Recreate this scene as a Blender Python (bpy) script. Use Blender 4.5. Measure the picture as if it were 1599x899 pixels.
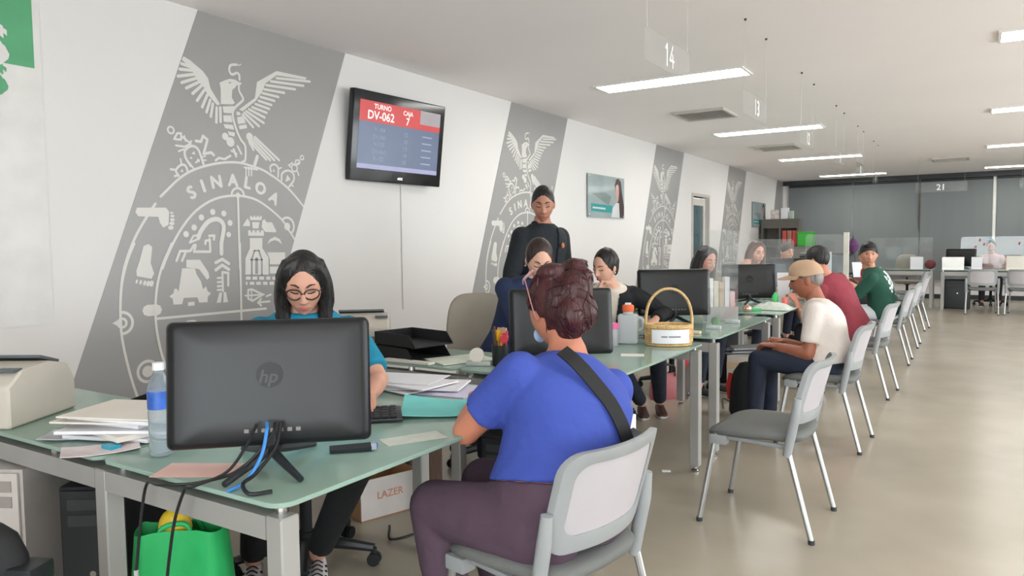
import bpy, bmesh, math, random
import numpy as np
from mathutils import Vector, Matrix, Quaternion
random.seed(7)
for o in list(bpy.data.objects): bpy.data.objects.remove(o)
scene = bpy.context.scene
COL = scene.collection
PI = math.pi

# ------------------------------------------------------------------ camera
F_PX, YAW, PITCH, ROLL, CAM_H = 1149.9, 0.5621, 0.0603, -0.0109, 1.3367
_cy, _sy, _cp, _sp = math.cos(YAW), math.sin(YAW), math.cos(PITCH), math.sin(PITCH)
FW = Vector((-_sy*_cp, _cy*_cp, -_sp)); _r0 = Vector((_cy, _sy, 0)); _u0 = _r0.cross(FW)
RT = math.cos(ROLL)*_r0 + math.sin(ROLL)*_u0
UP = -math.sin(ROLL)*_r0 + math.cos(ROLL)*_u0
CAM = Vector((0, 0, CAM_H))
cd = bpy.data.cameras.new('camera'); cd.sensor_width = 36; cd.lens = F_PX/1599*36
cd.clip_start = 0.02; cd.clip_end = 200
cam = bpy.data.objects.new('camera', cd); COL.objects.link(cam)
cam.matrix_world = Matrix(((RT.x, UP.x, -FW.x, 0), (RT.y, UP.y, -FW.y, 0), (RT.z, UP.z, -FW.z, CAM_H), (0, 0, 0, 1)))
scene.camera = cam
def ray(x, y): return FW + (x-799.5)/F_PX*RT - (y-449.5)/F_PX*UP
def on_x(x, y, X): d = ray(x, y); return CAM + d*(X/d.x)
def on_y(x, y, Y): d = ray(x, y); return CAM + d*(Y/d.y)
def on_z(x, y, Z): d = ray(x, y); return CAM + d*((Z-CAM_H)/d.z)

# ------------------------------------------------------------------ world, daylight, exposure
world = bpy.data.worlds.new('world'); scene.world = world; world.use_nodes = True
bg = world.node_tree.nodes['Background']; bg.inputs[0].default_value = (0.92, 0.955, 1.0, 1); bg.inputs[1].default_value = 2.35
vs = scene.view_settings
vs.view_transform = 'Standard'; vs.look = 'None'; vs.gamma = 1; vs.use_curve_mapping = False; vs.exposure = 1.88
LAMP_EMIT = 6.2
WALL_X, CEIL_Z, BACK_Y, RIGHT_X, FRONT_Y = -4.041, 2.776, 19.05, 5.6, -3.0
# daylight portals in the window openings of the right-hand and front walls
WIN_RIGHT = [(2.4, 6.0), (6.4, 10.4), (10.8, 13.8)]
WIN_FRONT = [(-1.0, 2.0), (2.3, 5.2)]  # out-of-view openings, added and sized to brighten the near ceiling
WZ0, WZ1 = 0.06, 2.45
def portal(loc, rot, sx, sy):
    l = bpy.data.lights.new('window_portal', 'AREA'); l.shape = 'RECTANGLE'; l.size = sx; l.size_y = sy
    l.cycles.is_portal = True
    o = bpy.data.objects.new('window_portal', l); COL.objects.link(o); o.location = loc; o.rotation_euler = rot
for a, b in WIN_RIGHT: portal((RIGHT_X+.06, (a+b)/2, (WZ0+WZ1)/2), (0, PI/2, 0), WZ1-WZ0, b-a)
for a, b in WIN_FRONT: portal(((a+b)/2, FRONT_Y-.06, (WZ0+WZ1)/2), (PI/2, 0, 0), b-a, WZ1-WZ0)

# ------------------------------------------------------------------ materials
def lin(c):
    return tuple(((v/255)/12.92 if v/255 <= .04045 else ((v/255+.055)/1.055)**2.4) for v in c)
MATS = {}
def mat(name, rgb, rough=.5, metal=0, var=.06, vscale=6, bump=0, bscale=60, spec=.5, stretch=None, trans=0, alpha=1, emit=0, coat=0, ior=1.45, sheen=0, sss=0, bdist=.01):
    if name in MATS: return MATS[name]
    m = bpy.data.materials.new(name); m.use_nodes = True; nt = m.node_tree; N = nt.nodes; L = nt.links
    b = N['Principled BSDF']; c = lin(rgb)
    b.inputs['Roughness'].default_value = rough; b.inputs['Metallic'].default_value = metal
    b.inputs['Specular IOR Level'].default_value = spec; b.inputs['Transmission Weight'].default_value = trans
    b.inputs['Alpha'].default_value = alpha; b.inputs['IOR'].default_value = ior
    b.inputs['Coat Weight'].default_value = coat; b.inputs['Sheen Weight'].default_value = sheen
    tc = N.new('ShaderNodeTexCoord'); mp = N.new('ShaderNodeMapping'); L.new(tc.outputs['Object'], mp.inputs[0])
    if stretch: mp.inputs['Scale'].default_value = stretch
    nz = N.new('ShaderNodeTexNoise'); nz.inputs['Scale'].default_value = vscale; nz.inputs['Detail'].default_value = 4
    L.new(mp.outputs[0], nz.inputs['Vector'])
    rp = N.new('ShaderNodeValToRGB'); L.new(nz.outputs[0], rp.inputs[0])
    rp.color_ramp.elements[0].position = .3; rp.color_ramp.elements[1].position = .7
    rp.color_ramp.elements[0].color = tuple(max(0, v*(1-var)) for v in c)+(1,)
    rp.color_ramp.elements[1].color = tuple(min(1, v*(1+var)) for v in c)+(1,)
    L.new(rp.outputs[0], b.inputs['Base Color'])
    if emit:
        L.new(rp.outputs[0], b.inputs['Emission Color']); b.inputs['Emission Strength'].default_value = emit
    if sss:
        b.inputs['Subsurface Weight'].default_value = sss; b.inputs['Subsurface Radius'].default_value = (.01, .004, .002); b.inputs['Subsurface Scale'].default_value = .5
    if bump:
        nb = N.new('ShaderNodeTexNoise'); nb.inputs['Scale'].default_value = bscale; nb.inputs['Detail'].default_value = 3
        L.new(mp.outputs[0], nb.inputs['Vector'])
        bp = N.new('ShaderNodeBump'); bp.inputs['Strength'].default_value = bump; bp.inputs['Distance'].default_value = bdist
        L.new(nb.outputs[0], bp.inputs['Height']); L.new(bp.outputs[0], b.inputs['Normal'])
    MATS[name] = m; return m
def clear_mat(name, rgb, haze=.08, gloss=.12, rough=.03):
    """clear sheet: mostly see-through, a mirror sheen and a little milky haze"""
    if name in MATS: return MATS[name]
    m = bpy.data.materials.new(name); m.use_nodes = True; nt = m.node_tree; N = nt.nodes; L = nt.links
    N.remove(N['Principled BSDF']); out = N['Material Output']
    tr = N.new('ShaderNodeBsdfTransparent'); df = N.new('ShaderNodeBsdfDiffuse'); gl = N.new('ShaderNodeBsdfGlossy')
    tr.inputs[0].default_value = (.97, .98, .975, 1); gl.inputs['Roughness'].default_value = rough
    nz = N.new('ShaderNodeTexNoise'); nz.inputs['Scale'].default_value = 5; tc = N.new('ShaderNodeTexCoord'); L.new(tc.outputs['Object'], nz.inputs['Vector'])
    ma = N.new('ShaderNodeMath'); ma.operation = 'MULTIPLY'; ma.inputs[1].default_value = haze*2; L.new(nz.outputs[0], ma.inputs[0])
    df.inputs[0].default_value = lin(rgb)+(1,)
    m1 = N.new('ShaderNodeMixShader'); m2 = N.new('ShaderNodeMixShader')
    L.new(ma.outputs[0], m1.inputs[0]); L.new(tr.outputs[0], m1.inputs[1]); L.new(df.outputs[0], m1.inputs[2])
    lw = N.new('ShaderNodeLayerWeight'); lw.inputs[0].default_value = .5; fr = N.new('ShaderNodeMath'); fr.operation = 'POWER'; fr.inputs[1].default_value = 5; L.new(lw.outputs['Facing'], fr.inputs[0])
    ad = N.new('ShaderNodeMath'); ad.operation = 'MULTIPLY_ADD'; ad.inputs[1].default_value = .6; ad.inputs[2].default_value = gloss*.3
    L.new(fr.outputs[0], ad.inputs[0]); L.new(ad.outputs[0], m2.inputs[0]); L.new(m1.outputs[0], m2.inputs[1]); L.new(gl.outputs[0], m2.inputs[2])
    L.new(m2.outputs[0], out.inputs[0]); MATS[name] = m; return m

# ------------------------------------------------------------------ mesh helpers
def V(*a): return Vector(a)
def catmull(pts, k=6):
    pts = [Vector(p) for p in pts]
    if len(pts) < 3: return pts
    P = [pts[0]*2-pts[1]]+pts+[pts[-1]*2-pts[-2]]; out = []
    for i in range(1, len(P)-2):
        for j in range(k):
            t = j/k; a, b, c, d = P[i-1], P[i], P[i+1], P[i+2]
            out.append(.5*((2*b)+(c-a)*t+(2*a-5*b+4*c-d)*t*t+(3*b-a-3*c+d)*t**3))
    out.append(pts[-1]); return out
class MB:
    def __init__(s): s.v = []; s.f = []; s.mi = []; s.cur = 0
    def _add(s, vs, fs):
        n = len(s.v); s.v += [Vector(x) for x in vs]; s.f += [tuple(i+n for i in f) for f in fs]; s.mi += [s.cur]*len(fs); return s
    def box(s, c, d, rz=0, R=None):
        x, y, z = d[0]/2, d[1]/2, d[2]/2
        R = R or Matrix.Rotation(rz, 3, 'Z'); c = Vector(c)
        vs = [c+R@V(a*x, b*y, e*z) for e in (-1, 1) for b in (-1, 1) for a in (-1, 1)]
        return s._add(vs, [(0,2,3,1),(4,5,7,6),(0,1,5,4),(2,6,7,3),(0,4,6,2),(1,3,7,5)])
    def bb(s, x0, x1, y0, y1, z0, z1): return s.box(((x0+x1)/2, (y0+y1)/2, (z0+z1)/2), (abs(x1-x0), abs(y1-y0), abs(z1-z0)))
    def loft(s, rings, caps=True, closed=False):
        n = len(rings[0]); vs = [p for r in rings for p in r]; fs = []
        m = len(rings)
        for i in range(m if closed else m-1):
            for j in range(n):
                a = i*n+j; b = i*n+(j+1) % n; c = ((i+1) % m)*n+(j+1) % n; d = ((i+1) % m)*n+j
                fs.append((a, b, c, d))
        if caps and not closed:
            fs.append(tuple(range(n))[::-1]); fs.append(tuple((m-1)*n+j for j in range(n)))
        return s._add(vs, fs)
    def tube(s, path, r, n=8, sm=0, closed=False, flat=1.0, upv=None):
        P = catmull(path, sm) if sm else [Vector(p) for p in path]
        m = len(P); rr = r if isinstance(r, (list, tuple)) else None
        rings = []; prev = None
        for i, p in enumerate(P):
            if closed: t = P[(i+1) % m]-P[i-1]
            else: t = P[min(i+1, m-1)]-P[max(i-1, 0)]
            if t.length < 1e-9: t = V(0, 0, 1)
            t.normalize()
            if prev is None:
                a = Vector(upv) if upv else (V(0, 0, 1) if abs(t.z) < .9 else V(1, 0, 0))
                u = (a-t*a.dot(t)).normalized()
            else:
                u = prev-t*prev.dot(t)
                u = u.normalized() if u.length > 1e-6 else t.orthogonal().normalized()
            prev = u; w = t.cross(u)
            if rr:
                q = i/(m-1)*(len(rr)-1); k = min(int(q), len(rr)-2); R = rr[k]*(1-(q-k))+rr[k+1]*(q-k)
            else: R = r
            rings.append([p+(u*math.cos(2*PI*j/n)*flat+w*math.sin(2*PI*j/n))*R for j in range(n)])
        return s.loft(rings, closed=closed)
    def lathe(s, prof, c=(0, 0, 0), n=24, R=None, sx=1, sy=1):
        c = Vector(c); rings = []
        for r, z in prof:
            ring = [V(r*sx*math.cos(2*PI*j/n), r*sy*math.sin(2*PI*j/n), z) for j in range(n)]
            rings.append([c+(R@p if R else p) for p in ring])
        return s.loft(rings)
    def ell(s, c, r, n=16, m=10, R=None):
        c = Vector(c); rings = []
        for i in range(m+1):
            th = -PI/2+PI*(i+.02*(i == 0)-.02*(i == m))/m
            ring = [V(r[0]*math.cos(th)*math.cos(2*PI*j/n), r[1]*math.cos(th)*math.sin(2*PI*j/n), r[2]*math.sin(th)) for j in range(n)]
            rings.append([c+(R@p if R else p) for p in ring])
        return s.loft(rings)
    def prism(s, pts, off):
        """closed planar outline of 3-D points pushed along off"""
        n = len(pts); P = [Vector(p) for p in pts]; Q = [p+Vector(off) for p in P]
        return s._add(P+Q, [tuple(range(n))[::-1], tuple(range(n, 2*n))]+[(i, (i+1) % n, (i+1) % n+n, i+n) for i in range(n)])
    def sheet(s, grid, th):
        """grid[i][j] of points, given thickness along z"""
        a, b = len(grid), len(grid[0]); vs = [Vector(p) for r in grid for p in r]; n = a*b
        vs += [p-V(0, 0, th) for p in vs]; fs = []
        for i in range(a-1):
            for j in range(b-1):
                q = (i*b+j, i*b+j+1, (i+1)*b+j+1, (i+1)*b+j); fs.append(q); fs.append(tuple(k+n for k in q[::-1]))
        bd = [j for j in range(b)]+[i*b+b-1 for i in range(1, a)]+[(a-1)*b+j for j in range(b-2, -1, -1)]+[i*b for i in range(a-2, 0, -1)]
        for k in range(len(bd)):
            x, y = bd[k], bd[(k+1) % len(bd)]; fs.append((y, x, x+n, y+n))
        return s._add(vs, fs)
    def mesh(s, name, origin=None):
        me = bpy.data.meshes.new(name); o = Vector(origin) if origin else V(0, 0, 0)
        me.from_pydata([tuple(p-o) for p in s.v], [], s.f); return me
    def build(s, name, m, parent=None, origin=None, bev=0, seg=2, smooth=35, fix=True):
        me = s.mesh(name, origin)
        ms = m if isinstance(m, (list, tuple)) else [m]
        for x in ms: me.materials.append(x)
        if len(ms) > 1: me.polygons.foreach_set('material_index', s.mi)
        bm = bmesh.new(); bm.from_mesh(me)
        if fix: bmesh.ops.recalc_face_normals(bm, faces=bm.faces)
        if bev:
            bmesh.ops.bevel(bm, geom=[e for e in bm.edges if len(e.link_faces) == 2 and e.calc_face_angle(0) > .5], offset=bev, segments=seg, profile=.7, affect='EDGES', clamp_overlap=True)
        bm.to_mesh(me); bm.free()
        return finish(name, me, parent, smooth)
def finish(name, me, parent=None, smooth=35):
    if smooth:
        me.shade_smooth(); me.set_sharp_from_angle(angle=math.radians(smooth))
    o = bpy.data.objects.new(name, me); COL.objects.link(o)
    if parent: o.parent = parent
    return o
def tag(o, label=None, cat=None, group=None, kind=None):
    if label: o['label'] = label
    if cat: o['category'] = cat
    if group: o['group'] = group
    if kind: o['kind'] = kind
    return o
def thing(name, label, cat, loc=(0, 0, 0), rz=0, group=None):
    o = bpy.data.objects.new(name, None); COL.objects.link(o); o.location = loc; o.rotation_euler = (0, 0, rz); o.empty_display_size = .1
    return tag(o, label, cat, group)
def struct(o): o['kind'] = 'structure'; return o
def copy_tree(o, parent=None):
    c = o.copy(); COL.objects.link(c); c.parent = parent
    for ch in list(o.children): copy_tree(ch, c)
    return c
_txt = {}
def text_verts(s, font_scale=1):
    """glyph outline mesh of a string, cap height 1, centred on x"""
    if s in _txt: return _txt[s]
    cu = bpy.data.curves.new('t', 'FONT'); cu.body = s; cu.align_x = 'CENTER'; cu.size = 1.0; cu.resolution_u = 3
    ob = bpy.data.objects.new('t', cu); COL.objects.link(ob)
    dg = bpy.context.evaluated_depsgraph_get(); dg.update()
    me = bpy.data.meshes.new_from_object(ob.evaluated_get(dg))
    vs = [v.co.copy() for v in me.vertices]; fs = [tuple(p.vertices) for p in me.polygons]
    bpy.data.objects.remove(ob); bpy.data.curves.remove(cu); bpy.data.meshes.remove(me)
    _txt[s] = (vs, fs); return _txt[s]
def put_text(mb, s, c, h, right, up, bold=0, off=0.0):
    """text of cap height h centred at c in the plane spanned by right / up"""
    vs, fs = text_verts(s); k = h/.69; right = Vector(right).normalized(); up = Vector(up).normalized(); n = right.cross(up)
    offs = [(0, 0)]+([(bold, 0), (-bold, 0), (0, bold), (0, -bold)] if bold else [])
    for i, (dx, dy) in enumerate(offs):
        mb._add([Vector(c)+right*(v.x*k+dx)+up*(v.y*k-h/2+dy)+n*(off+i*2e-4) for v in vs], fs)
# ------------------------------------------------------------------ common materials
white_wall = mat('wall_paint', (217, 214, 211), .65, var=.012, vscale=1.5, bump=.05, bscale=120)
ceil_paint = mat('ceiling_paint', (247, 241, 240), .85, var=.015, vscale=.8)
floor_mat = mat('floor_vinyl', (160, 151, 136), .24, var=.07, vscale=2.2, spec=.4, bump=.02, bscale=25)
mural_grey = mat('mural_grey_vinyl', (150, 148, 146), .35, var=.02, vscale=2)
mural_white = mat('mural_white_vinyl', (208, 205, 199), .4, var=.01)
silver = mat('silver_powder_coat', (158, 157, 153), .42, .25, var=.04)
glass_top = mat('green_frosted_glass', (164, 191, 177), .12, var=.08, vscale=3, spec=.7, trans=.30, ior=1.2)
chair_grey = mat('chair_grey_plastic', (146, 150, 151), .42, var=.03)
chair_light = mat('chair_mesh_panel', (176, 172, 175), .7, var=.03, bump=.1, bscale=400)
seat_grey = mat('chair_seat_fabric', (104, 106, 104), .85, var=.06, bump=.15, bscale=300)
chrome = mat('chrome', (200, 200, 200), .18, 1, var=.02)
black_plastic = mat('black_plastic', (34, 37, 40), .38, var=.08)
monitor_black = mat('monitor_back', (22, 24, 26), .36, var=.06, spec=.45)
matte_black = mat('matte_black', (24, 25, 27), .7, var=.1)
paper = mat('white_paper', (226, 226, 230), .8, var=.02)
paper_warm = mat('cream_paper', (222, 216, 206), .8, var=.03)
beige = mat('beige_plastic', (196, 190, 178), .5, var=.03)
light_emit = mat('light_diffuser', (255, 254, 249), .5, var=.0, emit=LAMP_EMIT)
white_metal = mat('white_metal', (222, 220, 214), .5, var=.02)
office_beige = mat('office_chair_fabric', (158, 150, 138), .9, var=.05, bump=.1, bscale=250)
acrylic = clear_mat('clear_acrylic', (225, 228, 228), .07, .10)
card = mat('cardboard', (168, 128, 92), .85, var=.08)
blind_grey = mat('roller_blind_fabric', (118, 123, 124), .8, var=.03, vscale=1.2, stretch=(3, 3, .3))
dark_trim = mat('dark_trim', (52, 55, 58), .5, var=.05)

# ------------------------------------------------------------------ room shell
struct(MB().bb(WALL_X-.2, RIGHT_X+.2, FRONT_Y-.2, BACK_Y+.3, -.12, 0).build('floor', floor_mat))
struct(MB().bb(WALL_X-.2, RIGHT_X+.2, FRONT_Y-.2, BACK_Y+.3, CEIL_Z, CEIL_Z+.12).build('ceiling', ceil_paint))
DY0, DY1, DZ = 12.12, 12.98, 2.10
w = MB().bb(WALL_X-.15, WALL_X, FRONT_Y, DY0, 0, CEIL_Z).bb(WALL_X-.15, WALL_X, DY1, BACK_Y, 0, CEIL_Z).bb(WALL_X-.15, WALL_X, DY0, DY1, DZ, CEIL_Z)
struct(w.build('wall_left', white_wall))
struct(MB().bb(WALL_X-.15, RIGHT_X+.15, BACK_Y, BACK_Y+.15, 0, CEIL_Z).build('wall_back', white_wall))
def window_wall(name, openings, axis):
    m = MB(); lo, hi = (FRONT_Y, BACK_Y) if axis == 'y' else (WALL_X, RIGHT_X)
    cur = lo
    def seg(a, b, z0, z1):
        if axis == 'y': m.bb(RIGHT_X, RIGHT_X+.15, a, b, z0, z1)
        else: m.bb(a, b, FRONT_Y-.15, FRONT_Y, z0, z1)
    for a, b in openings:
        seg(cur, a, 0, CEIL_Z); seg(a, b, 0, WZ0); seg(a, b, WZ1, CEIL_Z); cur = b
    seg(cur, hi, 0, CEIL_Z)
    struct(m.build(name, white_wall))
window_wall('wall_right', WIN_RIGHT, 'y'); window_wall('wall_front', WIN_FRONT, 'x')
pane_mat = clear_mat('window_pane', (230, 235, 235), .01, .05)
k = 1
for ax, lst in (('y', WIN_RIGHT), ('x', WIN_FRONT)):
    for a, b in lst:
        m = MB(); g = MB(); mid = (a+b)/2
        def bar(p0, p1, z0, z1):
            if ax == 'y': m.bb(RIGHT_X+.01, RIGHT_X+.05, p0, p1, z0, z1)
            else: m.bb(p0, p1, FRONT_Y-.05, FRONT_Y-.01, z0, z1)
        bar(a, b, WZ0, WZ0+.05); bar(a, b, WZ1-.05, WZ1)
        for q in (a, mid-.025, b-.05): bar(q, q+.05, WZ0+.05, WZ1-.05)
        fr = struct(m.build('window_%d' % k, silver)); k += 1
        for p0, p1 in ((a+.05, mid-.025), (mid+.025, b-.05)):
            g = MB()
            if ax == 'y': g.bb(RIGHT_X+.028, RIGHT_X+.032, p0, p1, WZ0+.05, WZ1-.05)
            else: g.bb(p0, p1, FRONT_Y-.032, FRONT_Y-.028, WZ0+.05, WZ1-.05)
            g.build('pane', pane_mat, fr)
struct(MB().bb(WALL_X, WALL_X+.012, FRONT_Y, DY0-.06, 0, .09).bb(WALL_X, WALL_X+.012, DY1+.06, BACK_Y, 0, .09).build('baseboard_left', dark_trim))
struct(MB().bb(WALL_X+.02, RIGHT_X, BACK_Y-.012, BACK_Y, 0, .10).build('baseboard_back', dark_trim))
# door in the left wall: frame, leaf with a tall glazed panel, standing slightly open into the next room
dr = struct(MB().bb(WALL_X-.15, WALL_X+.02, DY0-.05, DY0, 0, DZ+.05).bb(WALL_X-.15, WALL_X+.02, DY1, DY1+.05, 0, DZ+.05).bb(WALL_X-.15, WALL_X+.02, DY0, DY1, DZ, DZ+.05).build('door_1', mat('door_frame', (188, 182, 172), .5)))
m = MB().bb(WALL_X-.09, WALL_X-.05, DY0+.01, DY0+.11, .02, DZ-.02).bb(WALL_X-.09, WALL_X-.05, DY1-.11, DY1-.01, .02, DZ-.02).bb(WALL_X-.09, WALL_X-.05, DY0+.11, DY1-.11, DZ-.14, DZ-.02).bb(WALL_X-.09, WALL_X-.05, DY0+.11, DY1-.11, .02, .25)
m.build('door_leaf', mat('door_leaf_paint', (200, 196, 186), .5), dr)
MB().bb(WALL_X-.075, WALL_X-.065, DY0+.11, DY1-.11, .25, DZ-.14).build('door_glass', mat('door_glass', (70, 92, 100), .08, var=.1, spec=.8), dr)
MB().tube([(WALL_X-.05, DY1-.06, 1.0), (WALL_X-.01, DY1-.06, 1.0), (WALL_X-.01, DY1-.16, 1.0)], .009, 8).build('door_handle', chrome, dr)

# grey roller blinds covering the back wall, dark pelmet above, pale slit between two of them
seams = [on_y(x, 330, BACK_Y-.05).x for x in (1239, 1331, 1436, 1555)]
seams[0] = WALL_X+.12
edges = seams+[seams[3]+1.9, seams[3]+3.8, RIGHT_X-.05]
bl_label = ['grey roller blind at the left corner of the back wall', 'grey roller blind second from the left corner of the back wall',
            'grey roller blind left of the pale light slit on the back wall', 'grey roller blind right of the pale light slit on the back wall',
            'grey roller blind two along to the right from the light slit', 'grey roller blind at the right end of the back wall']
for i in range(6):
    a, b = edges[i]+.012, edges[i+1]-.012
    if i == 2: b -= .05
    t = thing('roller_blind', bl_label[i], 'blind', (0, 0, 0), 0, 'roller blinds on the back wall')
    n = 14; grid = []
    MB().bb(a, b, BACK_Y-.052, BACK_Y-.047, .42, 2.62).build('fabric', blind_grey, t)
    MB().tube([(a, BACK_Y-.05, 2.64), (b, BACK_Y-.05, 2.64)], .028, 10).build('roller', dark_trim, t)
    MB().bb(a, b, BACK_Y-.06, BACK_Y-.04, .395, .42).build('bottom_bar', silver, t)
struct(MB().bb(WALL_X+.002, RIGHT_X-.002, BACK_Y-.13, BACK_Y-.1, 2.665, CEIL_Z-.001).build('trim_1', mat('pelmet_dark', (44, 48, 50), .4, var=.2, vscale=3)))
struct(MB().bb(seams[3]-.055, seams[3]+.0, BACK_Y-.03, BACK_Y-.001, .3, 2.66).build('trim_2', mat('window_mullion', (225, 225, 220), .5)))  # daylight slit between the blinds, put in as a pale coloured strip
tag(MB().tube([(edges[2]-.02, BACK_Y-.075, 2.62), (edges[2]-.02, BACK_Y-.075, 1.55)], .008, 6).build('blind_cord', mat('blind_cord_brown', (92, 80, 66), .7)), 'thin brown pull cord hanging between two grey roller blinds', 'cord')

# ------------------------------------------------------------------ wall murals with the crest
SL = 0.386                       # slant of the stripes, metres of Y per metre of Z
def yz(px, py):
    p = on_x(px, py, WALL_X); return np.array((p.y, p.z))
def clip_poly(poly, y0, y1, z0, z1):
    """clip a (y,z) polygon to the slanted stripe; y0,y1 are its limits at ceiling height"""
    tests = [lambda p: p[0]-(y0-SL*(CEIL_Z-p[1])), lambda p: (y1-SL*(CEIL_Z-p[1]))-p[0], lambda p: p[1]-z0, lambda p: z1-p[1]]
    for f in tests:
        out = []
        for i in range(len(poly)):
            a, b = poly[i-1], poly[i]; fa, fb = f(a), f(b)
            if (fa >= 0) != (fb >= 0): t = fa/(fa-fb); out.append(a+(b-a)*t)
            if fb >= 0: out.append(b)
        poly = out
        if len(poly) < 3: return []
    return poly
class Emblem:
    """flat white line art on the wall, traced in photograph pixels and carried onto the wall plane"""
    def __init__(s): s.white = []; s.grey = []; s.tr = lambda x, y: (x, y)
    def frame(s, x0, y0, k): s.tr = lambda x, y: (x0+x/k, y0+y/k)
    def P(s, pts): return [yz(*s.tr(x, y)) for x, y in pts]
    def poly(s, pts, grey=False): (s.grey if grey else s.white).append(s.P(pts))
    def line(s, pts, w, sm=0, closed=False, grey=False):
        """w in metres"""
        w *= .8
        q = s.P(pts)
        if sm: q = [np.array((p.x, p.y)) for p in catmull([(a[0], a[1], 0) for a in q], sm)]
        if closed: q.append(q[0])
        dst = s.grey if grey else s.white
        for a, b in zip(q[:-1], q[1:]):
            d = b-a; L = np.hypot(*d)
            if L < 1e-6: continue
            d /= L; n = np.array((-d[1], d[0]))*w/2; dst.append([a-n, b-n, b+n, a+n])
        for a in q: s.disc_at(a, w/2, 8, dst)
    def disc_at(s, c, r, n=14, dst=None):
        (s.white if dst is None else dst).append([c+r*np.array((math.cos(2*PI*i/n), math.sin(2*PI*i/n))) for i in range(n)])
    def disc(s, x, y, r): s.disc_at(yz(*s.tr(x, y)), r*.8)
    def ring(s, x, y, r, w, a0=0, a1=360):
        c = yz(*s.tr(x, y)); n = 22; r *= .82; w *= .8
        for i in range(n):
            t0, t1 = [math.radians(a0+(a1-a0)*q/n) for q in (i, i+1)]
            s.white.append([c+(r+e)*np.array((math.cos(t), math.sin(t))) for t, e in ((t0, -w/2), (t1, -w/2), (t1, w/2), (t0, w/2))])
    def letter(s, ch, x, y, h, ang):
        c = yz(*s.tr(x, y)); vs, fs = text_verts(ch); k = h/.69; ca, sa = math.cos(ang), math.sin(ang)
        for dx, dy in ((0, 0), (.006, 0), (-.006, 0), (0, .005), (0, -.005)):
            for f in fs:
                s.white.append([c+np.array((ca*(vs[i].x*k+dx)-sa*(vs[i].y*k-h/2+dy), sa*(vs[i].x*k+dx)+ca*(vs[i].y*k-h/2+dy))) for i in f])
E_ = Emblem()
w_ = .019
# bird (traced from a crop)
E_.frame(250, 80, 4.996)
E_.poly([(180,40),(230,70),(330,155),(370,210),(390,290),(340,285),(290,230),(240,140),(165,65)])
E_.poly([(390,290),(465,415),(440,420),(370,340),(335,285)])
for a, b in [((160,95),(230,122)),((150,140),(250,150)),((135,195),(265,180)),((165,245),(280,210)),((200,288),(300,240)),((250,330),(318,270)),((285,385),(340,305)),((325,435),(365,340)),((358,475),(388,380)),((392,510),(408,410)),((435,555),(438,440)),((468,550),(466,440))]:
    E_.line([a, b], .023)
E_.poly([(905,155),(1140,205),(1130,222),(905,188),(820,250),(752,240)]); E_.poly([(752,240),(820,250),(790,320),(745,385),(735,365)]); E_.poly([(735,365),(745,385),(640,468),(612,455)])
for a, b in [((905,210),(1165,237)),((860,235),(1115,270)),((825,265),(1050,297)),((808,297),(965,325)),((795,327),(920,357)),((780,357),(888,387)),((765,387),(865,420)),((740,412),(848,450)),((715,437),(828,480)),((690,453),(812,517)),((668,468),(805,560)),((652,480),(768,585)),((640,495),(722,592))]:
    E_.line([a, b], .021)
E_.poly([(460,245),(500,228),(540,215),(580,222),(610,240),(635,250),(625,262),(590,268),(585,282),(560,300),(470,300)]); E_.poly([(468,295),(560,295),(555,360),(580,405),(560,415),(470,412)])
E_.poly([(525,246),(540,240),(555,246),(540,252)], True)
E_.line([(628,102),(605,112)], .008); E_.line([(595,105),(550,108),(535,135),(540,165),(560,182),(595,170),(612,185),(615,222)], .02, 4)
E_.line([(610,270),(612,310),(640,360),(640,385),(590,430),(565,465),(565,520),(590,610),(625,690),(660,740),(660,845),(635,865)], .02, 3)
for q in ([(482,432),(575,428),(550,485),(490,480)],[(488,500),(552,500),(560,555),(490,550)],[(490,568),(565,575),(575,612),(505,600)],[(592,470),(620,475),(625,498),(594,500)],[(596,515),(645,505),(665,560),(604,568)],[(610,580),(670,570),(675,600),(618,610)],[(525,625),(580,635),(578,665),(535,655)]): E_.poly(q)
E_.disc(505, 665, .030); E_.disc(545, 708, .038); E_.disc(695, 668, .034); E_.disc(708, 712, .028)
for a, b in [((735,668),(925,850)),((728,685),(888,850)),((722,705),(855,850)),((715,725),(825,845)),((690,700),(725,770))]: E_.line([a, b], .02)
E_.line([(430,852),(455,832),(500,842),(545,815)], .018); E_.line([(570,765),(590,820)], .02); E_.line([(600,740),(630,800)], .018); E_.line([(550,775),(595,800)], .014)
E_.line([(755,820),(735,885)], .03)
E_.ring(80, 615, .024, .014); E_.line([(105,685),(130,640),(160,640),(160,690)], .016, closed=True); E_.line([(165,665),(235,720),(190,745),(120,735)], .016); E_.line([(185,660),(195,700)], .014); E_.line([(240,700),(215,740)], .014); E_.line([(140,780),(180,765)], .014)
E_.line([(235,895),(195,830),(190,775),(230,742),(270,745),(300,780),(335,880)], .02, 3)
for q in ([(240,800),(262,778),(272,808)],[(222,832),(245,822),(248,842)],[(275,868),(290,830),(305,865)]): E_.poly(q)
E_.line([(330,850),(355,850)], .012); E_.line([(325,825),(350,818)], .012); E_.line([(155,840),(160,870)], .014)
E_.line([(275,700),(315,705),(330,660),(365,690),(335,800),(395,790),(415,810)], .022)
E_.ring(1103, 830, .018, .012); E_.line([(1085,850),(1055,850),(1045,890),(1080,880)], .014, closed=True); E_.line([(1000,890),(1030,870)], .014)
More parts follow.
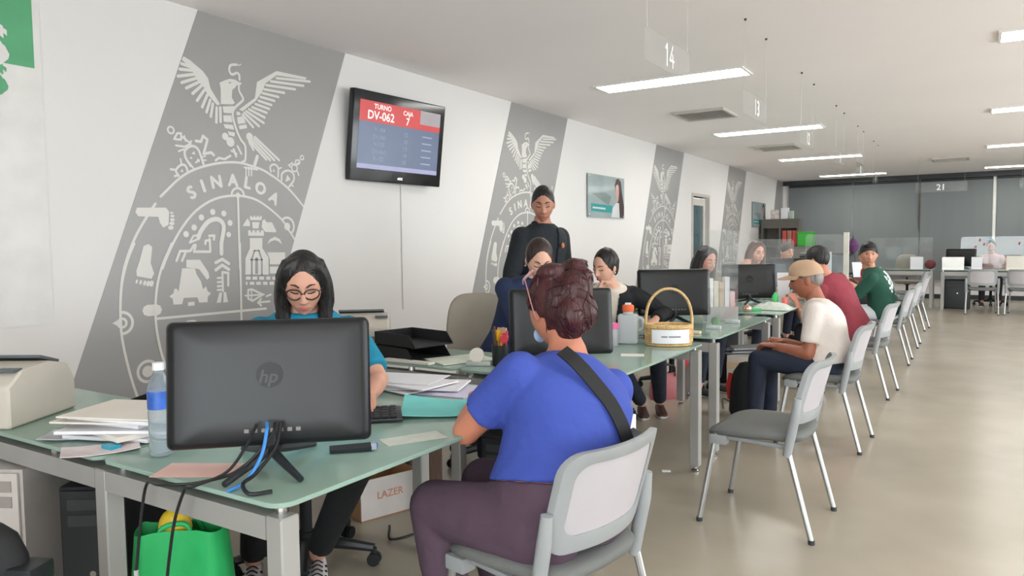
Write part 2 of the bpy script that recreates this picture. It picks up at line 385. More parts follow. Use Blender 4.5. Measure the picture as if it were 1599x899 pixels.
# crest, upper part
E_.frame(250, 250, 5.287)
E_.line([(0,300),(60,240),(150,155),(250,90),(380,45),(520,20),(640,20),(740,45),(850,85),(980,170),(1080,260),(1175,375),(1270,500)], w_, 3)
E_.line([(15,895),(60,780),(150,600),(260,450),(370,360),(480,310),(600,293),(700,300),(800,332),(900,400),(1000,490),(1060,580),(1110,660),(1180,800)], w_, 3)
E_.line([(638,295),(655,895)], w_)
E_.ring(638, 292, .058, .018, 0, 180); E_.disc(638, 290, .022)
E_.ring(1045, 545, .072, .02, -50, 140); E_.disc(1045, 548, .034)
for ch, x, y, a in (('S',255,265,30),('I',350,212,20),('N',460,178,11),('A',597,165,0),('L',718,185,-11),('O',826,232,-21),('A',938,312,-31)): E_.letter(ch, x, y, .074, math.radians(a))
E_.line([(150,128),(125,85),(165,40),(205,45),(225,95)], .018, 3); E_.line([(85,75),(120,80)], .018); E_.line([(118,132),(140,125)], .018); E_.poly([(165,95),(178,70),(190,100)]); E_.line([(235,20),(270,65)], .016); E_.line([(290,20),(320,0)], .014)
E_.line([(912,95),(905,55),(935,35),(970,60),(970,140)], .016, 3); E_.poly([(925,95),(935,70),(945,95)]); E_.line([(975,70),(998,62)], .012)
E_.line([(1000,165),(1003,110),(1050,85),(1095,110),(1100,165),(1060,220)], .018, 3); E_.poly([(1030,180),(1045,120),(1075,160)]); E_.line([(1075,200),(1095,215)], .014); E_.ring(1105, 65, .03, .014); E_.line([(1125,30),(1150,20)], .016); E_.line([(1130,95),(1140,125)], .014); E_.line([(1055,40),(1075,60)], .012)
for x in (705, 728, 750): E_.line([(x, 60), (x, 128)], .014)
E_.line([(690,60),(800,78)], .016)
for x, y, r in ((430,427,.024),(522,440,.024),(337,472,.024),(573,518,.024),(277,556,.024),(210,610,.024),(562,614,.022)): E_.disc(x, y, r)
E_.line([(312,640),(330,590),(380,520),(430,490),(480,490),(515,525),(520,580),(502,680),(502,770)], .036, 3)
E_.line([(240,680),(270,625),(300,620),(312,650)], .016, closed=True)
E_.line([(130,830),(160,750),(245,750),(275,700),(290,700),(275,755),(410,755),(405,650)], .02); E_.line([(178,830),(205,765)], .02); E_.line([(402,625),(445,622),(440,655)], .02); E_.line([(370,690),(372,665),(405,660)], .02)
# hook shapes of the outer band
E_.frame(100, 250, 2.43)
E_.poly([(275,180),(385,180),(397,195),(395,245),(375,256),(362,238),(356,215),(280,213),(269,197)])
for i, (x, y) in enumerate(((403,200),(406,212),(406,226),(404,240),(400,256))): E_.line([(x, y), (x+7, y)], .014+.004*i)
E_.line([(345,165),(300,235),(265,300),(235,380),(220,440),(213,510),(212,560)], w_, 3)
E_.poly([(300,325),(320,318),(333,330),(327,390),(340,430),(330,450),(275,440),(272,420),(285,380)])
for i, (x, y) in enumerate(((275,460),(290,463),(305,466),(318,468),(331,468))): E_.line([(x, y-4), (x-2, y+4)], .014+.004*i)
E_.line([(316,570),(350,568)], .082)
# crest, lower part
E_.frame(150, 380, 3.744)
E_.line([(220,0),(180,100),(150,220),(140,330),(140,420),(150,560),(190,740),(230,870),(290,1010),(400,1180)], w_, 3)
E_.line([(440,0),(380,140),(350,280),(345,440),(365,580),(395,690),(450,830),(540,980)], w_, 3)
E_.line([(838,0),(848,490),(856,1000)], w_); E_.line([(345,440),(990,380)], w_)
E_.ring(150, 465, .073, .021, -90, 90); E_.ring(150, 465, .03, .018); E_.poly([(93,466),(137,440),(137,490)])
E_.ring(300, 747, .073, .021); E_.disc(300, 747, .042)
E_.poly([(525,95),(605,95),(655,170),(660,200),(645,212),(600,150),(575,145),(525,140)])
E_.poly([(500,145),(575,145),(585,180),(610,220),(625,275),(478,290)])
E_.poly([(478,280),(625,265),(640,250),(650,280),(670,290),(650,312),(650,343),(600,345),(590,315),(510,318),(500,355),(450,357),(445,322),(425,310),(450,290),(455,265),(470,265)])
E_.poly([(535,343),(573,340),(573,362),(535,365)])
E_.line([(697,112),(735,92),(774,118)], .026); E_.line([(697,155),(735,126),(774,152)], .026)
E_.line([(736,170),(740,278)], .018); E_.line([(736,168),(770,172),(770,245)], .02)
for y in (202, 226, 250, 272): E_.line([(708, y), (738, y-2)], .017)
E_.poly([(718,288),(735,285),(727,345),(702,347)]); E_.poly([(743,285),(757,284),(769,342),(741,345)])
E_.disc(555, 530, .11); E_.disc(693, 480, .024); E_.disc(765, 485, .045); E_.line([(693,480),(690,560)], .03)
# castle
E_.frame(360, 320, 5.62)
E_.poly([(165,107),(270,107),(268,132),(167,132)])
for x in (168, 198, 228, 256): E_.poly([(x, 94), (x+14, 94), (x+14, 110), (x, 110)])
E_.poly([(185,150),(250,150),(240,205),(190,205)]); E_.poly([(100,185),(145,115),(165,150),(167,186)])
E_.poly([(275,135),(295,125),(312,150),(360,152),(378,190),(395,222),(395,240),(300,236),(268,195)])
E_.poly([(150,240),(290,240),(288,270),(152,270)])
for x in (150, 187, 224, 262): E_.poly([(x, 222), (x+24, 222), (x+24, 242), (x, 242)])
E_.poly([(165,290),(275,290),(275,382),(165,382)]); E_.poly([(165,380),(275,380),(330,460),(330,610),(125,610),(125,470)])
E_.line([(182,610),(182,480),(205,400),(245,400),(270,480),(270,610)], .014, grey=True); E_.poly([(212,460),(236,460),(236,605),(212,605)], True); E_.line([(170,480),(275,480)], .008, grey=True)
E_.poly([(315,415),(475,415),(475,520),(340,520),(338,470)]); E_.poly([(340,540),(440,540),(440,600),(340,600)])
for x0, x1 in ((130,172),(188,230),(248,290),(308,345),(362,400)): E_.poly([(x0, 627), (x1, 627), (x1, 655), (x0, 655)])
for x0, x1 in ((130,145),(165,205),(222,262),(280,320),(338,378)): E_.poly([(x0, 673), (x1, 673), (x1, 700), (x0, 700)])
E_.poly([(318,345),(340,300),(385,277),(385,308),(350,318)]); E_.poly([(385,277),(430,300),(447,345),(415,318),(385,308)])
E_.line([(125,795),(290,785)], .014); E_.line([(150,745),(185,740),(280,785),(190,840),(150,820)], .018, closed=True); E_.line([(310,800),(350,785)], .016); E_.line([(235,855),(340,845)], .017); E_.line([(265,822),(237,855),(265,882)], .017); E_.line([(180,750),(180,830)], .012)

murals = [(2.862, 4.10, 0.0, 'grey slanted wall mural with white eagle crest behind the woman in glasses', 1),
          (6.44, 7.66, 3.63, 'grey slanted wall mural with white eagle crest behind the standing man', 1),
          (10.47, 11.69, 7.63, 'grey slanted wall mural with white eagle crest just left of the door', 1),
          (14.27, 15.52, 11.43, 'narrow-looking grey wall mural with faint crest right of the door', 1),
          (18.30, 19.46, 15.4, 'grey wall mural stripe in the far left corner above the shelves', 0)]
for y0, y1, dy, label, has in murals:
    zb = .02
    t = thing('wall_mural', label, 'mural', (WALL_X, (y0+y1)/2, 0), 0, 'slanted crest murals on the left wall')
    o0 = V(WALL_X, (y0+y1)/2, 0)
    q = [np.array(a) for a in ((y0, CEIL_Z-.002), (y1, CEIL_Z-.002), (y1-SL*(CEIL_Z-zb), zb), (y0-SL*(CEIL_Z-zb), zb))]
    if y1 > BACK_Y-.05:
        q[1] = np.array((BACK_Y-.14, CEIL_Z-.002)); q.insert(2, np.array((BACK_Y-.14, 1.6))); q[3] = np.array((y1-SL*(CEIL_Z-zb), zb))
    MB().prism([(WALL_X+.001, a[0], a[1]) for a in q], (.002, 0, 0)).build('vinyl_stripe', mural_grey, t, o0, smooth=0)
    if has:
        for lst, m_, x, nm in ((E_.white, mural_white, .0042, 'crest_artwork'), (E_.grey, mural_grey, .0064, 'crest_linework')):
            mb = MB()
            for i, po in enumerate(lst):
                c = clip_poly([p+np.array((dy, 0)) for p in po], y0, y1, zb, CEIL_Z)
                if len(c) >= 3: mb._add([(WALL_X+x+(i % 211)*6e-6*(x < .005), a[0], a[1]) for a in c], [tuple(range(len(c)))])
            co_ = mb.build(nm, m_, t, o0, smooth=0, fix=False); co_['kind'] = 'stuff'

# green and white notice panel at the left edge
sg = thing('wall_notice', 'green and pale grey notice panel at the left end of the wall', 'notice', (WALL_X, 1.2, 0))
o0 = V(WALL_X, 1.2, 0)
MB().bb(WALL_X+.001, WALL_X+.005, .5, 1.95, .95, 2.62).build('panel', mat('notice_white', (214, 212, 208), .5), sg, o0)
MB().bb(WALL_X+.005, WALL_X+.007, .5, 1.915, 2.243, 2.60).build('green_band', mat('notice_green', (84, 158, 112), .45), sg, o0)
mb = MB(); put_text(mb, 'S', (WALL_X+.0085, 1.738, 2.33), .17, (0, 1, 0), (0, 0, 1), .016); mb.build('white_letter', mat('notice_white', (214, 212, 208)), sg, o0, smooth=0)
mb = MB(); put_text(mb, 'S', (WALL_X+.0085, 1.738, 2.165), .13, (0, 1, 0), (0, 0, 1), .016); mb.build('green_letter', mat('notice_green', (84, 158, 112)), sg, o0, smooth=0)

# ------------------------------------------------------------------ wall television
TV0, TV1 = V(WALL_X+.06, 4.10, 1.83), V(WALL_X+.06, 5.15, 1.83)
tv = thing('television', 'black wall television showing a red and blue queue number board', 'television', (WALL_X, 4.62, 1.83))
oT = V(WALL_X, 4.62, 1.83)
tilt = math.radians(7); ya = math.radians(3.5)
RT_ = Matrix.Rotation(-ya, 3, 'Z') @ Matrix.Rotation(tilt, 3, 'Y')   # screen normal = local +x, tilted down
tc_ = V(WALL_X+.12, 4.575, 2.165)
def tvp(y, z, x=0): return tc_ + RT_ @ V(x, y, z)
TW, TH = 1.02, .68
m = MB(); m.box(tc_+RT_@V(-.03, 0, 0), (.06, TW, TH), R=RT_); m.build('housing', mat('tv_gloss_black', (22, 26, 30), .15, spec=.6), tv, oT, .012)
SW, SH = TW-.115, TH-.17; sc = .012
def tvq(mb, y0, y1, z0, z1, x): return mb._add([tvp(y0, z0, x), tvp(y1, z0, x), tvp(y1, z1, x), tvp(y0, z1, x)], [(0, 1, 2, 3)])
sy0, sy1, sz0, sz1 = -SW/2, SW/2, -SH/2+sc, SH/2+sc
tvq(MB(), sy0, sy1, sz0, sz1, .0015).build('screen', mat('screen_blue', (80, 92, 118), .25, var=.1, vscale=2, emit=.09), tv, oT, smooth=0)
tvq(MB(), sy0, sy1, sz0, sz0+.035, .0022).build('screen_footer', mat('screen_lilac', (140, 140, 172), .3, emit=.12), tv, oT, smooth=0)
hz = sz1-.155
tvq(MB(), sy0, sy0+SW*.73, hz, sz1, .0022).build('screen_header', mat('screen_red', (178, 46, 46), .3, emit=.12), tv, oT, smooth=0)
tvq(MB(), sy0+SW*.73, sy1, hz, hz+.045, .0022).build('screen_header', mat('screen_red', (196, 62, 58)), tv, oT, smooth=0)
tvq(MB(), sy0+SW*.73, sy1, hz+.045, sz1, .0022).build('screen_clock_box', mat('screen_pale', (150, 142, 146), .3, emit=.08), tv, oT, smooth=0)
mb = MB(); ry, uz = RT_@V(0, 1, 0), RT_@V(0, 0, 1)
def tvt(s, y, z, h, b=.0012): put_text(mb, s, tvp(sy0+SW*y, z, .003), h, ry, uz, b)
for a_ in (('TURNO', .26, sz1-.035, .036), ('DV-062', .245, sz1-.102, .062, .002), ('CAJA', .57, sz1-.045, .034), ('7', .57, sz1-.108, .055, .002)):
    mb = MB(); tvt(*a_); mb.build('screen_header_text', mat('screen_text_white', (230, 215, 212), .3, emit=.14), tv, oT, smooth=0)
for i, (a, b) in enumerate((('V-104', '12'), ('DV-061', '10'), ('V-103', '13'), ('DV-060', '14'), ('V-102', '15'))):
    z = hz-.052-i*.055; gm_ = mat('screen_text_grey', (132, 142, 164), .3, emit=.12)
    for s_, u_, z_ in ((a, .24, z), (b, .555, z-.008)):
        mb = MB(); tvt(s_, u_, z_, .032, 0); mb.build('screen_row_text', gm_, tv, oT, smooth=0)
    tvq(MB(), sy0+SW*.77, sy0+SW*.90, z-.006, z+.004, .003).build('screen_row_bar', gm_, tv, oT, smooth=0)
mb = MB(); put_text(mb, 'AOC', tvp(0.02, -TH/2+.04, .002), .018, ry, uz, .001); mb.build('maker_mark', chrome, tv, oT, smooth=0)
MB().bb(WALL_X+.001, WALL_X+.07, 4.5, 4.76, 2.05, 2.3).build('wall_bracket', matte_black, tv, oT)
tag(MB().tube([(WALL_X+.006, 4.70, 1.86), (WALL_X+.006, 4.70, .8)], .004, 6).build('television_cable', mat('cable_white', (214, 211, 206), .6)), 'thin white cable running down the wall under the television', 'cable')

# ------------------------------------------------------------------ two posters
def poster(y0, y1, z0, z1, label):
    o0 = V(WALL_X, (y0+y1)/2, z0); t = thing('poster', label, 'poster', o0, 0, 'posters on the left wall'); x = WALL_X+.02
    W, H = y1-y0, z1-z0
    def P(a, b): return (y0+a*W, z0+b*H)
    MB().bb(WALL_X+.016, WALL_X+.021, y0, y1, z0, z1).build('board', mat('poster_grey', (152, 165, 165), .12, var=.12, vscale=2.5, spec=.7), t, o0)
    def fl(nm, pts, m_, d): MB()._add([(x+d, *P(a, b)) for a, b in pts], [tuple(range(len(pts)))]).build(nm, m_, t, o0, smooth=0)
    fl('picture_band', [(.08,.14),(.66,.12),(.66,.30),(.08,.32)], mat('poster_teal', (58, 150, 150), .15), .0015)
    fl('picture_figure', [(.10,.55),(.55,.30),(.62,.52),(.45,.60)], mat('poster_slate', (128, 140, 138), .15), .0012)
    fl('picture_hair', [(.72,.80),(.76,.95),(.83,.98),(.90,.90),(.93,.65),(.99,.30),(.985,.02),(.82,.02),(.80,.4),(.74,.6)], mat('poster_hair', (72, 56, 58), .15), .0018)
    fl('picture_blouse', [(.62,.02),(.66,.25),(.76,.38),(.84,.38),(.86,.02)], mat('poster_white', (205, 205, 205), .15), .0022)
    fl('picture_face', [(.735,.62),(.745,.78),(.79,.84),(.83,.80),(.84,.62),(.82,.42),(.78,.40),(.76,.48)], mat('poster_skin', (198, 160, 148), .15), .0028)
    fl('picture_lettering', [(.12,.205),(.46,.195),(.46,.235),(.12,.245)], mat('poster_white', (205, 205, 205)), .0022)
    for a, b in ((.03, .95), (.97, .93), (.03, .05), (.97, .05)):
        MB().lathe([(.014, 0), (.014, .008), (.008, .011)], (x, *P(a, b)), 12, Matrix.Rotation(PI/2, 3, 'Y')).build('standoff', chrome, t, o0)
poster(8.14, 9.24, 1.652, 2.186, 'glossy poster of a long-haired woman with a teal band near the standing man')
poster(15.97, 17.11, 1.63, 2.17, 'small-looking teal poster on the far wall beside the corner shelves')

# ------------------------------------------------------------------ ceiling lights, vents, hanging number plates
def ceiling_light(x0, y, label):
    t = thing('ceiling_light', label, 'light', (x0+.66, y, CEIL_Z), 0, 'recessed fluorescent ceiling lights')
    L, Wd = 1.32, .30; m = MB()
    for a, b, c, d in ((-L/2, L/2, -Wd/2-.02, -Wd/2), (-L/2, L/2, Wd/2, Wd/2+.02), (-L/2-.02, -L/2, -Wd/2-.02, Wd/2+.02), (L/2, L/2+.02, -Wd/2-.02, Wd/2+.02)): m.bb(a, b, c, d, -.014, .0)
    m.build('frame', white_metal, t)
    MB().bb(-L/2, L/2, -Wd/2, Wd/2, -.008, -.001).build('diffuser', light_emit, t)
rowname = ['overhead behind the camera', 'above the first desk', 'nearest in view', 'second in view', 'third in view', 'last before the back wall']
for ri, y in enumerate((-1.3, 2.6, 6.40, 10.0, 13.82, 17.85)):
    for ci, (x, cn) in enumerate(((-3.0, 'left row'), (.12, 'middle row'), (3.2, 'right row'))):
        if ci == 0 and ri < 2: continue
        ceiling_light(x, y, 'long fluorescent ceiling light, %s, %s' % (cn, rowname[ri]))
vent_mat = mat('vent_metal', (188, 182, 174), .5)
for i, (x, y, lab) in enumerate(((-2.62, 8.28, 'square ceiling air vent between the first and second lights'), (-2.6, 11.85, 'square ceiling air vent between the second and third lights'), (-.42, 15.5, 'ceiling air vent far back between the two light rows'), (-.42, 1.2, 'ceiling air vent overhead near the entrance'))):
    t = thing('ceiling_vent', lab, 'vent', (x, y, CEIL_Z), 0, 'ceiling air vents'); s = .29
    m = MB()
    for a, b, c, d in ((-s, s, -s, -s+.03), (-s, s, s-.03, s), (-s, -s+.03, -s+.03, s-.03), (s-.03, s, -s+.03, s-.03)): m.bb(a, b, c, d, -.03, 0)
    m.build('frame', vent_mat, t)
    MB().bb(-s+.03, s-.03, -s+.03, s-.03, -.006, -.001).build('backing', matte_black, t)
    me = None
    for j in range(9):
        o = MB().box((0, 0, 0), (2*s-.07, .034, .004), R=Matrix.Rotation(.6, 3, 'X')).build('louvre', vent_mat, t) if me is None else finish('louvre', me, t, 0)
        me = o.data; o.location = (0, -s+.07+j*(2*s-.14)/8, -.017)
num_white = mat('number_white', (226, 226, 224), .4)
signs = [(3.53, '14'), (5.22, '13'), (7.05, '12'), (8.9, '11'), (10.6, '10'), (12.3, '9')]
for i, (y, n) in enumerate(signs):
    x = -1.30
    t = thing('number_plate', ['clear hanging number plate nearest the camera, reading 14', 'second clear hanging number plate, just beyond plate 14', 'third clear hanging number plate along the desk row', 'fourth clear hanging number plate along the desk row', 'fifth clear hanging number plate along the desk row', 'sixth and farthest clear number plate along the desk row'][i], 'sign', (x, y, 2.17), 0, 'hanging number plates above the desks')
    hw = .31
    MB().bb(-.003, .003, -hw, hw, 0, .155).build('plate', clear_mat('plate_acrylic', (228, 228, 230), .05, .05), t)
    for sgn in (-1, 1):
        MB().tube([(0, sgn*(hw-.03), .15), (0, sgn*(hw-.03), CEIL_Z-2.17)], .0012, 4).build('wire', mat('wire_grey', (190, 188, 185), .4), t)
        MB().lathe([(.008, 0), (.008, .012)], (0, sgn*(hw-.03), CEIL_Z-2.17-.012), 8).build('ceiling_hook', dark_trim, t)
    strokes = {'1': [((.0, .78), (.2, 1)), ((.2, 1), (.2, 0))], '4': [((.42, 1), (.05, .32)), ((.05, .32), (.6, .32)), ((.42, .62), (.42, 0))]}
    mb = MB(); hgt = .10
    if n == '14':
        for ch, off_ in (('1', -.05), ('4', .005)):
            for k_, (p_, q_) in enumerate(strokes[ch]):
                a_ = V(0, off_+p_[0]*hgt, .028+p_[1]*hgt); b_ = V(0, off_+q_[0]*hgt, .028+q_[1]*hgt); d_ = (b_-a_).normalized(); n_ = V(0, -d_.z, d_.y)*.0065; e_ = d_*.005; x_ = V(.0045+k_*2e-4, 0, 0)
                mb._add([x_+a_-e_-n_, x_+b_+e_-n_, x_+b_+e_+n_, x_+a_-e_+n_], [(0, 1, 2, 3)])
    else: put_text(mb, n, (.0045, .02, .078), .10, (0, 1, 0), (0, 0, 1), .004)
    mb.build('numeral', num_white, t, smooth=0)
for x, y, n in ((-.55, 15.2, '21'), (1.55-.55, 15.2, '22')):
    t = thing('number_plate', 'clear number plate hanging %s over the far desks' % ('on the left' if n == '21' else 'on the right'), 'sign', (x, y, 2.17), 0, 'hanging number plates over the far desks')
    MB().bb(-.4, .4, -.003, .003, 0, .17).build('plate', clear_mat('plate_acrylic', (228, 228, 230)), t)
    for sgn in (-1, 1): MB().tube([(sgn*.36, 0, .16), (sgn*.36, 0, CEIL_Z-2.17)], .0012, 4).build('wire', mat('wire_grey', (190, 188, 185)), t)
    mb = MB(); put_text(mb, n, (0, -.0045, .085), .10, (1, 0, 0), (0, 0, 1), .003); mb.build('numeral', num_white, t, smooth=0)
# ------------------------------------------------------------------ desks
AX, IX, DL, PIT, DY = -1.316, -2.065, 1.40, 1.675, 1.095     # aisle edge, inner edge, length, pitch, first near edge
GT = .75
def rounded(x0, x1, y0, y1, r, n=5):
    out = []
    for cx, cy, a in ((x1-r, y1-r, 0), (x0+r, y1-r, 90), (x0+r, y0+r, 180), (x1-r, y0+r, 270)):
        for i in range(n+1):
            t = math.radians(a+90*i/n); out.append((cx+r*math.cos(t), cy+r*math.sin(t)))
    return out
def desk(y0, label, ret=1.25):
    o0 = V(-1.69, y0+.7, 0); t = thing('desk', label, 'desk', o0, 0, 'green glass desks in a row along the wall'); L = .055
    y1 = y0+DL
    MB().prism([(a, b, GT-.012) for a, b in rounded(IX, AX, y0, y1, .05)], (0, 0, .012)).build('glass_top', glass_top, t, o0, .002, 1)
    for x in (IX+.01, AX-.01-L):
        for y in (y0+.012, y1-.012-L):
            if x < -2 and y < y0+.1: x = x-.055
            else: x = IX+.01 if x < -2 else x
            lg = MB().bb(x, x+L, y, y+L, .035, .712).build('leg', silver, t, o0, .004, 1)
            MB().lathe([(.02, 0), (.022, .012), (.012, .02), (.012, .036)], (x+L/2, y+L/2, 0), 12).build('foot', chrome, lg, o0)
    for y in (y0+.012, y1-.012-L): MB().bb(IX+.01+L-(.055 if y < y0+.1 else 0), AX-.01-L, y, y+L, .655, .712).build('cross_beam', silver, t, o0)
    MB().bb(-1.72, -1.67, y0+.012+L, y1-.012-L, .665, .705).build('long_beam', silver, t, o0)
    for x in (IX+.05, AX-.05):
        for y in (y0+.05, y1-.05): MB().lathe([(.016, .712), (.016, GT-.012)], (x, y, 0), 10).build('glass_support', chrome, t, o0)
    if ret:
        xe = IX-ret
        MB().prism([(a, b, GT-.012) for a, b in rounded(xe, IX-.012, y0, y0+.52, .03)], (0, 0, .012)).build('return_top', glass_top, t, o0, .002, 1)
        for y in (y0+.012, y0+.52-.012-L):
            MB().bb(xe+.02+L, IX-.045 if y < y0+.1 else IX+.01, y, y+L, .655, .712).build('return_beam', silver, t, o0)
            lg = MB().bb(xe+.02, xe+.02+L, y, y+L, .035, .712).build('leg', silver, t, o0, .004, 1)
            MB().lathe([(.02, 0), (.022, .012), (.012, .02), (.012, .036)], (xe+.02+L/2, y+L/2, 0), 12).build('foot', chrome, lg, o0)
        for x in (xe+.06, IX-.3): 
            for y in (y0+.04, y0+.48): MB().lathe([(.016, .712), (.016, GT-.012)], (x, y, 0), 10).build('glass_support', chrome, t, o0)
    return t
DESK_L = ['green glass desk nearest the camera, where the woman in glasses works', 'second green glass desk, holding the wicker basket at its end',
          'third green glass desk, with a clear screen and leaflets on it', 'fourth green glass desk, with a plastic bag on it beside the man in the cap',
          'fifth green glass desk, in front of the man in maroon', 'sixth green glass desk, in front of the man in green', 'seventh green glass desk, last of the row by the corner shelves']
DYS = [DY+PIT*i for i in range(7)]
for i in range(7): desk(DYS[i], DESK_L[i])

# ------------------------------------------------------------------ visitor chairs
def make_chair():
    t = thing('visitor_chair', '', 'chair', (0, 0, 0), 0, 'grey visitor chairs along the aisle')
    for sx in (-1, 1):
        MB().tube([(sx*.238, .235, .012), (sx*.212, .165, .43)], .0125, 10).build('leg', mat('chair_leg_metal', (170, 171, 170), .3, .7), t)
        MB().tube([(sx*.245, -.275, .012), (sx*.236, -.17, .40)], .0125, 10).build('leg', mat('chair_leg_metal', (170, 171, 170)), t)
        MB().tube([(sx*.238, .2355, 0), (sx*.238, .235, .02)], .0145, 10).build('foot_cap', dark_trim, t); MB().tube([(sx*.245, -.2755, 0), (sx*.245, -.275, .02)], .0145, 10).build('foot_cap', dark_trim, t)
        MB().tube([(sx*.236, -.165, .375), (sx*.238, -.182, .47), (sx*.240, -.20, .56), (sx*.240, -.21, .64)], [.019, .021, .021, .016], 12, 4).build('back_post', chair_grey, t)
        MB().box((sx*.205, .15, .405), (.055, .075, .045)).build('front_bracket', chair_grey, t, None, .008)
        MB().tube([(sx*.185, .14, .413), (sx*.20, -.165, .405)], .011, 8).build('side_rail', chair_grey, t)
    # seat pad
    def sup(w, d, yo, z, dz, n=36):
        out = []
        for j in range(n):
            a = 2*PI*j/n; c, s = math.cos(a), math.sin(a); e = .42
            x = math.copysign(abs(c)**e, c)*w; y = math.copysign(abs(s)**e, s)*d
            out.append(V(x*(1-.06*(y < 0)), y+yo, z-dz*max(0, (y/d))**3+.01*abs(x/w)**2))
        return out
    MB().loft([sup(.215, .205, 0, .418, .022), sup(.232, .222, 0, .428, .024), sup(.236, .226, 0, .446, .026), sup(.226, .216, 0, .460, .026), sup(.17, .16, 0, .465, .01)]).build('seat', seat_grey, t, None, 0, smooth=50)
    # back frame: curved rounded rectangle with mesh panel
    zc, hh, hw = .655, .145, .222
    def ysurf(x, z): return -.222-.28*(z-.5)+.055*(x/hw)**2
    def outline(w, h, r, zo=0):
        pts = []
        for cx, cz, a in ((w-r, h-r, 0), (-(w-r), h-r, 90), (-(w-r), -(h-r), 180), (w-r, -(h-r), 270)):
            for i in range(7): q = math.radians(a+15*i); pts.append((cx+r*math.cos(q), cz+r*math.sin(q)+zo))
        out = []
        for i in range(len(pts)):
            a, b = pts[i], pts[(i+1) % len(pts)]; L = math.hypot(b[0]-a[0], b[1]-a[1]); k = max(1, int(L/.03))
            for j in range(k): out.append((a[0]+(b[0]-a[0])*j/k, a[1]+(b[1]-a[1])*j/k))
        return out
    def tap(x, z): return x*(1+.0*(z/hh)), z
    oo = outline(hw, hh, .06); rings = []
    for x, z in oo:
        xi = x*(hw-.042)/hw; zi = z*(hh-.036)/hh
        if z < 0: zi = z*(hh-.05)/hh
        x0, z0 = tap(x, z); x1, z1 = tap(xi, zi)
        rings.append([V(x0, ysurf(x0, zc+z0)+.012, zc+z0), V(x1, ysurf(x1, zc+z1)+.010, zc+z1), V(x1, ysurf(x1, zc+z1)-.008, zc+z1), V(x0, ysurf(x0, zc+z0)-.012, zc+z0)])
    MB().loft(rings, closed=True).build('back_frame', chair_grey, t, None, .004, 2, 40)
    m = MB(); NX, NZ = 12, 8
    def gp(i, j, d): x = (i/NX*2-1)*(hw-.03); z = zc+(j/NZ*2-1)*(hh-.028); return V(x, ysurf(x, z)+d, z)
    f = [[gp(i, j, .004) for i in range(NX+1)] for j in range(NZ+1)]; b = [[gp(i, j, -.003) for i in range(NX+1)] for j in range(NZ+1)]
    for g in (f, b): m._add([p for r in g for p in r], [(j*(NX+1)+i, j*(NX+1)+i+1, (j+1)*(NX+1)+i+1, (j+1)*(NX+1)+i) for j in range(NZ) for i in range(NX)])
    m.build('back_mesh', chair_light, t, None, 0, smooth=60, fix=False)
    return t
CH = [((-1.08, 1.88), 80, 'grey visitor chair nearest the camera, under the woman in the blue shirt'),
      ((-.85, 3.63), 88, 'empty grey visitor chair standing alone in front of the wicker basket'),
      ((-.85, 5.22), 88, 'grey visitor chair the elderly man in the cap sits on'),
      ((-.85, 7.05), 86, 'grey visitor chair the man in the maroon shirt sits on'),
      ((-.85, 9.02), 90, 'grey visitor chair the man in the green shirt sits on'),
      ((-.85, 10.45), 90, 'grey visitor chair just behind the man in green, person in red on it'),
      ((-.86, 12.45), 86, 'empty grey visitor chair second from the far end of the aisle row'),
      ((-.95, 13.9), 95, 'empty grey visitor chair at the far end of the row')]
chair0 = make_chair()
for i, ((x, y), a, lab) in enumerate(CH):
    c = chair0 if i == 0 else copy_tree(chair0)
    c.location = (x, y, 0); c.rotation_euler = (0, 0, math.radians(a)); c['label'] = lab
for (x, y, a, lab) in ((.10, 15.5, 2, 'grey visitor chair facing the woman in pink at the far desk'), (.72, 15.55, -8, 'grey visitor chair right of the chair facing the woman in pink')):
    c = copy_tree(chair0); c.location = (x, y, 0); c.rotation_euler = (0, 0, math.radians(a)); c['label'] = lab

# ------------------------------------------------------------------ office chairs
def make_office_chair():
    t = thing('office_chair', '', 'chair', (0, 0, 0), 0, 'office chairs behind the desks')
    for k in range(5):
        a = math.radians(72*k+18); c, s = math.cos(a), math.sin(a)
        leg = MB().tube([(0.02*c, .02*s, .095), (.16*c, .16*s, .09), (.29*c, .29*s, .075)], [.026, .024, .018], 8, 3).build('base_arm', black_plastic, t)
        m = MB(); q = V(.29*c, .29*s, 0)
        for e in (-.014, .014): m.lathe([(.012, -.009), (.026, -.009), (.028, 0), (.026, .009), (.012, .009)], q+V(-s*e, c*e, .028), 14, Matrix.Rotation(a+PI/2, 3, 'Z')@Matrix.Rotation(PI/2, 3, 'Y'))
        m.tube([q+V(0, 0, .03), q+V(0, 0, .075)], .012, 8); m.build('caster', matte_black, leg)
    MB().lathe([(.035, .07), (.035, .14), (.025, .14), (.025, .38), (.06, .40), (.06, .415)], (0, 0, 0), 16).build('column', matte_black, t)
    rings = []
    for w, z in ((.20, .415), (.235, .43), (.24, .46), (.225, .48), (.15, .487)):
        r = []
        for j in range(32):
            a = 2*PI*j/32; c, s = math.cos(a), math.sin(a); r.append(V(math.copysign(abs(c)**.5, c)*w, math.copysign(abs(s)**.5, s)*w+.02, z))
        rings.append(r)
    MB().loft(rings).build('seat', office_beige, t, smooth=60)
    MB().tube([(0, -.12, .43), (0, -.26, .44), (0, -.285, .55), (0, -.27, .68)], .022, 8, 4, flat=1).build('back_stem', black_plastic, t)
    rings = []
    for y, k in ((-.275, .86), (-.262, 1), (-.235, 1), (-.215, .9), (-.21, .6)):
        r = []
        for j in range(36):
            a = 2*PI*j/36; c, s = math.cos(a), math.sin(a)
            x = math.copysign(abs(c)**.55, c)*.225*k; z = math.copysign(abs(s)**.55, s)*.24*k
            r.append(V(x*(1-.12*(z > 0)*z/.24), y+.06*(x/.225)**2-.08*(z/.24)*.4, .78+z))
        rings.append(r)
    MB().loft(rings).build('backrest', office_beige, t, smooth=60)
    return t
